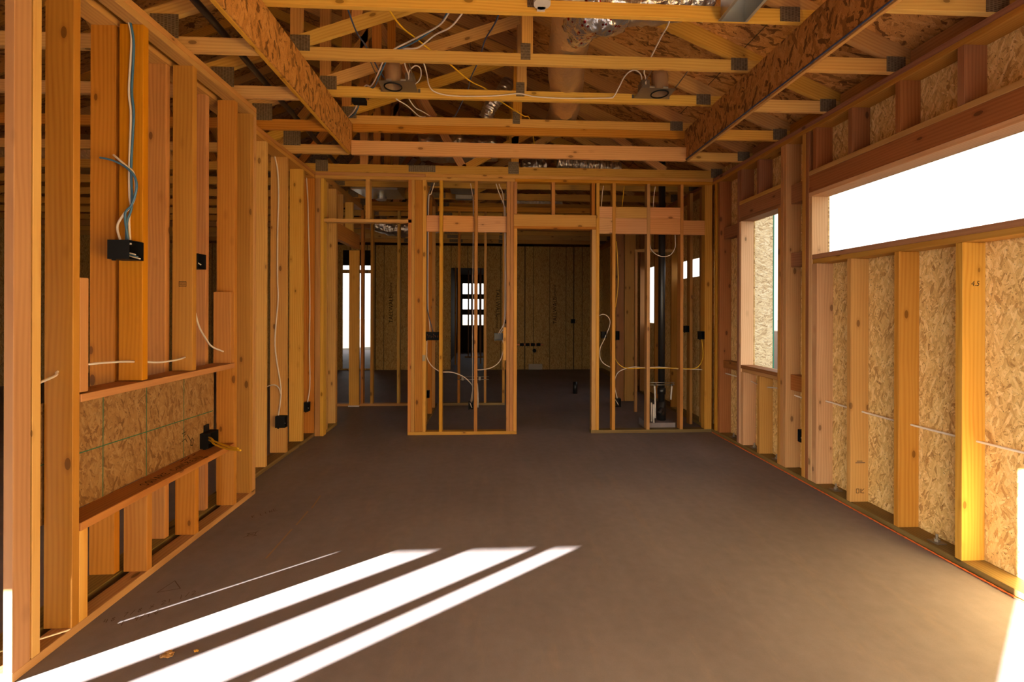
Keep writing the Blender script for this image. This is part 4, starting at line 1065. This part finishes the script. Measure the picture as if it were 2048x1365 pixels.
def crinkle(bm, amp, sc, seed=0.0):
    for v in bm.verts:
        n = noise.noise_vector(v.co * sc + Vector((seed, seed, seed)))
        v.co += n * amp
    return bm
def duct(name, label, P, r, mat, amp=0.012, sc=7.0, n=28, per=14, ribs=0, cat='duct', rad=None):
    rf = rad
    if ribs:
        rf = lambda t: r * (1 + 0.05 * math.sin(t * ribs * 2 * math.pi))
        per = max(per, ribs * 6 // max(1, len(P) - 1))
    return tag(mk(name, crinkle(tubebm(P, r, n, per, rf), amp, sc, len(label)), mat, smooth=True), label, cat)
fd = empty('foil_duct', 'wide foil-wrapped duct above the tray with a crinkled silver elbow at its front', 'duct', (0.66, 3.9, 3.45))
mk('duct_run', crinkle(tubebm([(0.60, 3.0, 3.63), (0.62, 3.4, 3.62), (0.66, 3.9, 3.61), (0.74, 4.4, 3.60), (0.80, 4.9, 3.62), (0.80, 5.30, 3.64)], 0.160, 28, 14), 0.010, 8.0), FOIL_WRAP, fd, smooth=True)
el = mk('elbow', crinkle(crinkle(tubebm([(0.64, 3.40, 3.62), (0.655, 3.27, 3.585), (0.70, 3.14, 3.545), (0.80, 3.08, 3.535), (0.92, 3.07, 3.545)], 0.165, 48, 16), 0.030, 9.0), 0.014, 26.0, 3.0), FOIL_RED, fd, smooth=True)
el['label'] = 'crinkled silver elbow with red print'
br_ = mk('branch', crinkle(crinkle(tubebm([(0.90, 3.07, 3.54), (1.10, 3.07, 3.55), (1.30, 3.07, 3.58), (1.50, 3.06, 3.60)], 0.125, 40, 18), 0.020, 12.0), 0.010, 34.0, 5.0), FOIL, fd, smooth=True)
br_['label'] = 'crinkled silver branch duct'
duct('foil_duct', 'crumpled silver duct in the attic past the raised tray, left of centre', [(-0.85, 5.75, 3.50), (-0.5, 5.7, 3.46), (-0.2, 5.72, 3.45), (0.05, 5.8, 3.52)], 0.16, FOIL, 0.045, 9.0)
duct('foil_duct', 'dark ribbed duct lying across the attic behind the centre post', [(0.86, 5.75, 3.32), (1.1, 5.75, 3.31), (1.35, 5.74, 3.28), (1.65, 5.72, 3.25)], 0.085, FOIL, 0.006, 9.0, ribs=22)
duct('foil_duct', 'shiny silver bag of duct in the attic behind the centre post', [(0.45, 6.32, 3.44), (0.6, 6.32, 3.47), (0.76, 6.34, 3.48)], 0.10, FOIL, 0.04, 12.0)
duct('foil_duct', 'silver ribbed bend of duct high behind the light can', [(-0.05, 5.0, 3.55), (0.02, 4.95, 3.68), (0.12, 4.95, 3.80), (0.2, 5.0, 3.95)], 0.075, FOIL, 0.006, 8.0, ribs=12)
duct('foil_duct', 'drooping silver duct over the end of the hall', [(-2.1, 8.3, 3.0), (-1.7, 8.3, 2.93), (-1.3, 8.3, 2.92), (-0.9, 8.3, 3.0)], 0.13, FOIL, 0.03, 8.0)
duct('foil_duct', 'silver duct above the doorway in the back rooms', [(0.2, 7.6, 3.28), (0.7, 7.6, 3.26), (1.2, 7.6, 3.3)], 0.11, FOIL, 0.03, 8.0)
duct('foil_duct', 'pale duct seen over the far room through the gap in the left wall', [(-6.6, 6.6, 3.62), (-5.8, 6.6, 3.6), (-5.0, 6.7, 3.6)], 0.26, FOIL_WRAP, 0.04, 5.0)

bt = empty('duct_boot', 'shiny sheet metal register boot under the foremost truss', 'duct boot', (1.59, 2.75, 3.35))
def boot():
    bm = bmesh.new()
    x0, x1, y0, y1, z0, z1 = 1.50, 1.66, 2.52, 2.908, 3.345, 3.50
    boxbm(x0, x0 + .002, y0, y1, z0, z1, 0, bm); boxbm(x1 - .002, x1, y0, y1, z0, z1, 0, bm)
    boxbm(x0 + .002, x1 - .002, y0, y0 + .002, z0, z1, 0, bm); boxbm(x0 + .002, x1 - .002, y1 - .002, y1, z0, z1, 0, bm)
    boxbm(x0, x1, y0, y1, z1, z1 + .002, 0, bm)
    return bm
mk('boot_body', boot(), GALV, bt)
mk('lip', boxbm(1.482, 1.4995, 2.52, 2.908, 3.345, 3.349, 0), GALV, bt)
mk('lip', boxbm(1.6605, 1.678, 2.52, 2.908, 3.345, 3.349, 0), GALV, bt)
pl = empty('supply_box', 'sheet metal box with a round collar above the hall', 'supply box', (-1.50, 6.3, 2.985))
def frust():
    bm = bmesh.new()
    a = [(-1.80, 6.03, 3.03), (-1.20, 6.03, 3.03), (-1.20, 6.56, 3.03), (-1.71, 6.56, 3.03)]
    b = [(x, y, 3.26) for x, y, z in a]
    va = [bm.verts.new(p) for p in a]; vb = [bm.verts.new(p) for p in b]
    bm.faces.new(va[::-1]); bm.faces.new(vb)
    for i in range(4):
        bm.faces.new((va[i], va[(i + 1) % 4], vb[(i + 1) % 4], vb[i]))
    return bm
mk('box_body', frust(), GALV, pl)
mk('collar', cyl((-1.50, 6.42, 2.985), (-1.50, 6.42, 3.0295), 0.075, 20), GALV, pl)
fx = empty('light_can_frame', 'grey light can frame above the closet', 'light can frame', (-.35, 6.2, 3.06))
mk('frame_plate', boxbm(-.52, -.18, 6.05, 6.33, 3.06, 3.066, 0), DARKMETAL, fx)
mk('can', cyl((-.35, 6.2, 3.066), (-.35, 6.2, 3.2), .07, 20), BRONZE, fx)
mk('driver_box', boxbm(-.47, -.24, 6.35, 6.44, 3.0, 3.06, 0.003), DARKMETAL, fx)

# ------------------------------------------------------------------ cables in the ceiling
cable('ceiling_cable', 'yellow cable running diagonally back across the ceiling', [(-.78, 2.75, 3.47), (-.701, 2.97, 3.46), (-.622, 3.2, 3.431), (-.551, 3.4, 3.466), (-.461, 3.56, 3.47), (-.323, 3.68, 3.43), (-.168, 3.9, 3.408), (-.034, 4.15, 3.465), (.094, 4.3, 3.43), (.332, 4.6, 3.427), (.42, 4.78, 3.46), (.52, 5.2, 3.30)], 0.0055, YELLOW_C)
cable('ceiling_cable', 'dark blue cable dropping to the left light can', [(-.934, 2.95, 3.46), (-.921, 3.2, 3.380), (-.937, 3.5, 3.455), (-.919, 3.7, 3.438), (-.923, 3.85, 3.455), (-.90, 3.95, 3.44)], 0.0055, NAVY_C)
cable('ceiling_cable', 'white cable in the pair swooping down left of centre', [(-.20, 2.93, 3.455), (-.27, 3.02, 3.41), (-.341, 3.15, 3.412), (-.464, 3.3, 3.438), (-.614, 3.45, 3.458), (-.74, 3.55, 3.455), (-.829, 3.65, 3.44), (-.919, 3.8, 3.39), (-1.035, 4.05, 3.415), (-1.12, 4.15, 3.455), (-1.274, 4.4, 3.36), (-1.395, 4.6, 3.37)], 0.0055, WHITE_C)
cable('ceiling_cable', 'blue cable in the pair swooping down left of centre', [(-.21, 2.94, 3.458), (-.28, 3.02, 3.412), (-.341, 3.16, 3.424), (-.464, 3.31, 3.432), (-.596, 3.46, 3.45), (-.72, 3.56, 3.458), (-.81, 3.66, 3.44), (-.91, 3.82, 3.385), (-1.02, 4.07, 3.41), (-1.11, 4.16, 3.46), (-1.26, 4.41, 3.35), (-1.385, 4.6, 3.36)], 0.0055, BLUE_C)
cable('ceiling_cable', 'single white cable hanging in an S beside the cable pair', [(-.12, 2.94, 3.455), (-.19, 3.02, 3.40), (-.273, 3.15, 3.395), (-.393, 3.3, 3.430), (-.517, 3.42, 3.412), (-.582, 3.48, 3.430), (-.66, 3.54, 3.458), (-.70, 3.6, 3.455)], 0.0055, WHITE_C)
cable('ceiling_cable', 'navy cable hanging along the centre of the ceiling', [(.08, 2.95, 3.455), (.05, 3.05, 3.41), (.018, 3.2, 3.436), (-.036, 3.4, 3.465), (-.07, 3.57, 3.458), (-.108, 3.66, 3.41), (-.16, 3.9, 3.438), (-.196, 4.15, 3.458), (-.249, 4.25, 3.40), (-.334, 4.5, 3.37), (-.38, 4.75, 3.455)], 0.0055, NAVY_C)
cable('ceiling_cable', 'long white cable stapled along the truss between the two light cans', [(-.54, 3.58, 3.456), (-.518, 3.7, 3.405), (-.517, 3.8, 3.397), (-.527, 4.0, 3.413), (-.493, 4.08, 3.396), (-.377, 4.122, 3.385), (-.199, 4.126, 3.382), (.047, 4.126, 3.393), (.25, 4.122, 3.416), (.34, 4.122, 3.405), (.417, 4.125, 3.394), (.681, 4.126, 3.387), (1.071, 4.126, 3.40), (1.126, 4.11, 3.409), (1.157, 4.05, 3.462), (1.173, 3.95, 3.501), (1.21, 3.9, 3.529), (1.263, 3.9, 3.539), (1.324, 3.95, 3.528), (1.35, 4.0, 3.487), (1.365, 4.03, 3.445)], 0.0055, WHITE_C)
cable('ceiling_cable', 'small white cable loop rising from the left light can', [(-.654, 3.58, 3.455), (-.68, 3.7, 3.43), (-.685, 3.9, 3.444), (-.694, 3.95, 3.435), (-.677, 3.9, 3.478), (-.631, 3.9, 3.522), (-.589, 3.9, 3.506), (-.588, 3.95, 3.473), (-.613, 4.0, 3.45), (-.652, 4.03, 3.43)], 0.005, WHITE_C)
cable('ceiling_cable', 'straight white cable hanging down right of the foil duct', [(1.194, 2.96, 3.455), (1.205, 3.03, 3.40), (1.235, 3.25, 3.436), (1.273, 3.56, 3.465), (1.26, 3.68, 3.42), (1.312, 3.8, 3.429), (1.385, 4.0, 3.457)], 0.0055, WHITE_C)
cable('ceiling_cable', 'white cable dropping behind the left light can truss', [(-.88, 4.18, 3.458), (-.859, 4.21, 3.39), (-.764, 4.3, 3.359), (-.688, 4.5, 3.353), (-.66, 4.76, 3.455)], 0.005, WHITE_C)
cable('ceiling_cable', 'second white cable slanting behind the left light can truss', [(-.75, 4.18, 3.458), (-.737, 4.21, 3.39), (-.695, 4.3, 3.347), (-.649, 4.4, 3.359), (-.61, 4.74, 3.455)], 0.005, WHITE_C)
board('cable_bracket', 'small black box hanging behind the left light can truss', 'electrical box', (-1.24, -1.12), (4.176, 4.25), (3.33, 3.37), BLACK)

# ------------------------------------------------------------------ writing on the far wall and the slab
wf = bpy.data.objects['wall_far']
for x, dx, z1, z2 in ((-2.39, 1, 1.48, 1.95), (0.207, -1, 1.66, 1.20), (1.635, 1, 1.46, 1.92)):
    writing('printed_lettering', 'TALLWALL', 0.135, (x, 11.2995, z1), (0, 0, dx), (-dx, 0, 0), INK, wf, depth=0.002, label='tall black panel lettering running upward' if dx > 0 else 'tall black panel lettering running downward')
    writing('printed_lettering', 'Norbord', 0.10, (x - .01, 11.2995, z2), (0, 0, dx), (-dx, 0, 0), INK, wf, depth=0.002, label='small black maker lettering')
fl = bpy.data.objects['floor']
strokes('pen_mark', [[(0, 0), (.05, .09), (.10, .0), (0, 0)]], (-1.70, 2.44, 0), (.95, .3, 0), (-.3, .95, 0), 0.004, PENCIL, fl, 'pencil triangle on the slab')
strokes('pen_mark', [[(0, 0), (.03, .03), (.06, .0), (.03, -.03), (0, 0)], [(.02, .04), (.04, -.04)], [(-.02, .0), (.08, .01)]], (-1.55, 3.02, 0), (.6, .8, 0), (-.8, .6, 0), 0.004, PENCIL, fl, 'small pencil mark on the slab')
scrawl('48 7/8 x 21 1/2', 0.034, (-1.645, 2.33, 0), (.80, .60, 0), (-.60, .80, 0), 0.003, PENCIL, fl, 'pencilled dimensions on the slab')
scrawl('1 9/16', 0.034, (-1.64, 2.245, 0), (.80, .60, 0), (-.60, .80, 0), 0.003, PENCIL, fl, 'pencilled dimension on the slab')
strokes('chalk_line', [[(0, 0), (.35, .02)], [(.42, .02), (.62, .035)], [(.68, .03), (.9, .06)]], (-1.30, 2.75, 0), (.05, 1, 0), (-1, .05, 0), 0.012, plain('sawdust', (0.30, 0.20, 0.12), 0.9), fl, 'faint line of sawdust')
scrawl('R LINE', 0.04, (-1.60, 3.36, 0), (.72, .70, 0), (-.70, .72, 0), 0.0035, PENCIL, fl, 'pencilled note on the slab')

def clod(name, label, cat, loc, r, mat):
    bm = bmesh.new()
    bmesh.ops.create_icosphere(bm, subdivisions=3, radius=r, matrix=Matrix.Translation(Vector(loc) + Vector((0, 0, r * .45))) @ Matrix.Diagonal((1.5, 1.0, .45, 1)))
    crinkle(bm, r * .5, 1.6 / r)
    lo = min(v.co.z for v in bm.verts)
    for v in bm.verts:
        v.co.z -= lo
    return tag(mk(name, bm, mat), label, cat)
clod('mud_clod', 'small brown clod on the sunlit slab near the left wall', 'clod', (-1.34, 1.985, 0), 0.017, SCUFFED)
clod('wood_chip', 'tiny wood chip on the sunlit slab beside the brown clod', 'wood chip', (-1.24, 2.01, 0), 0.007, FIR_PALE)
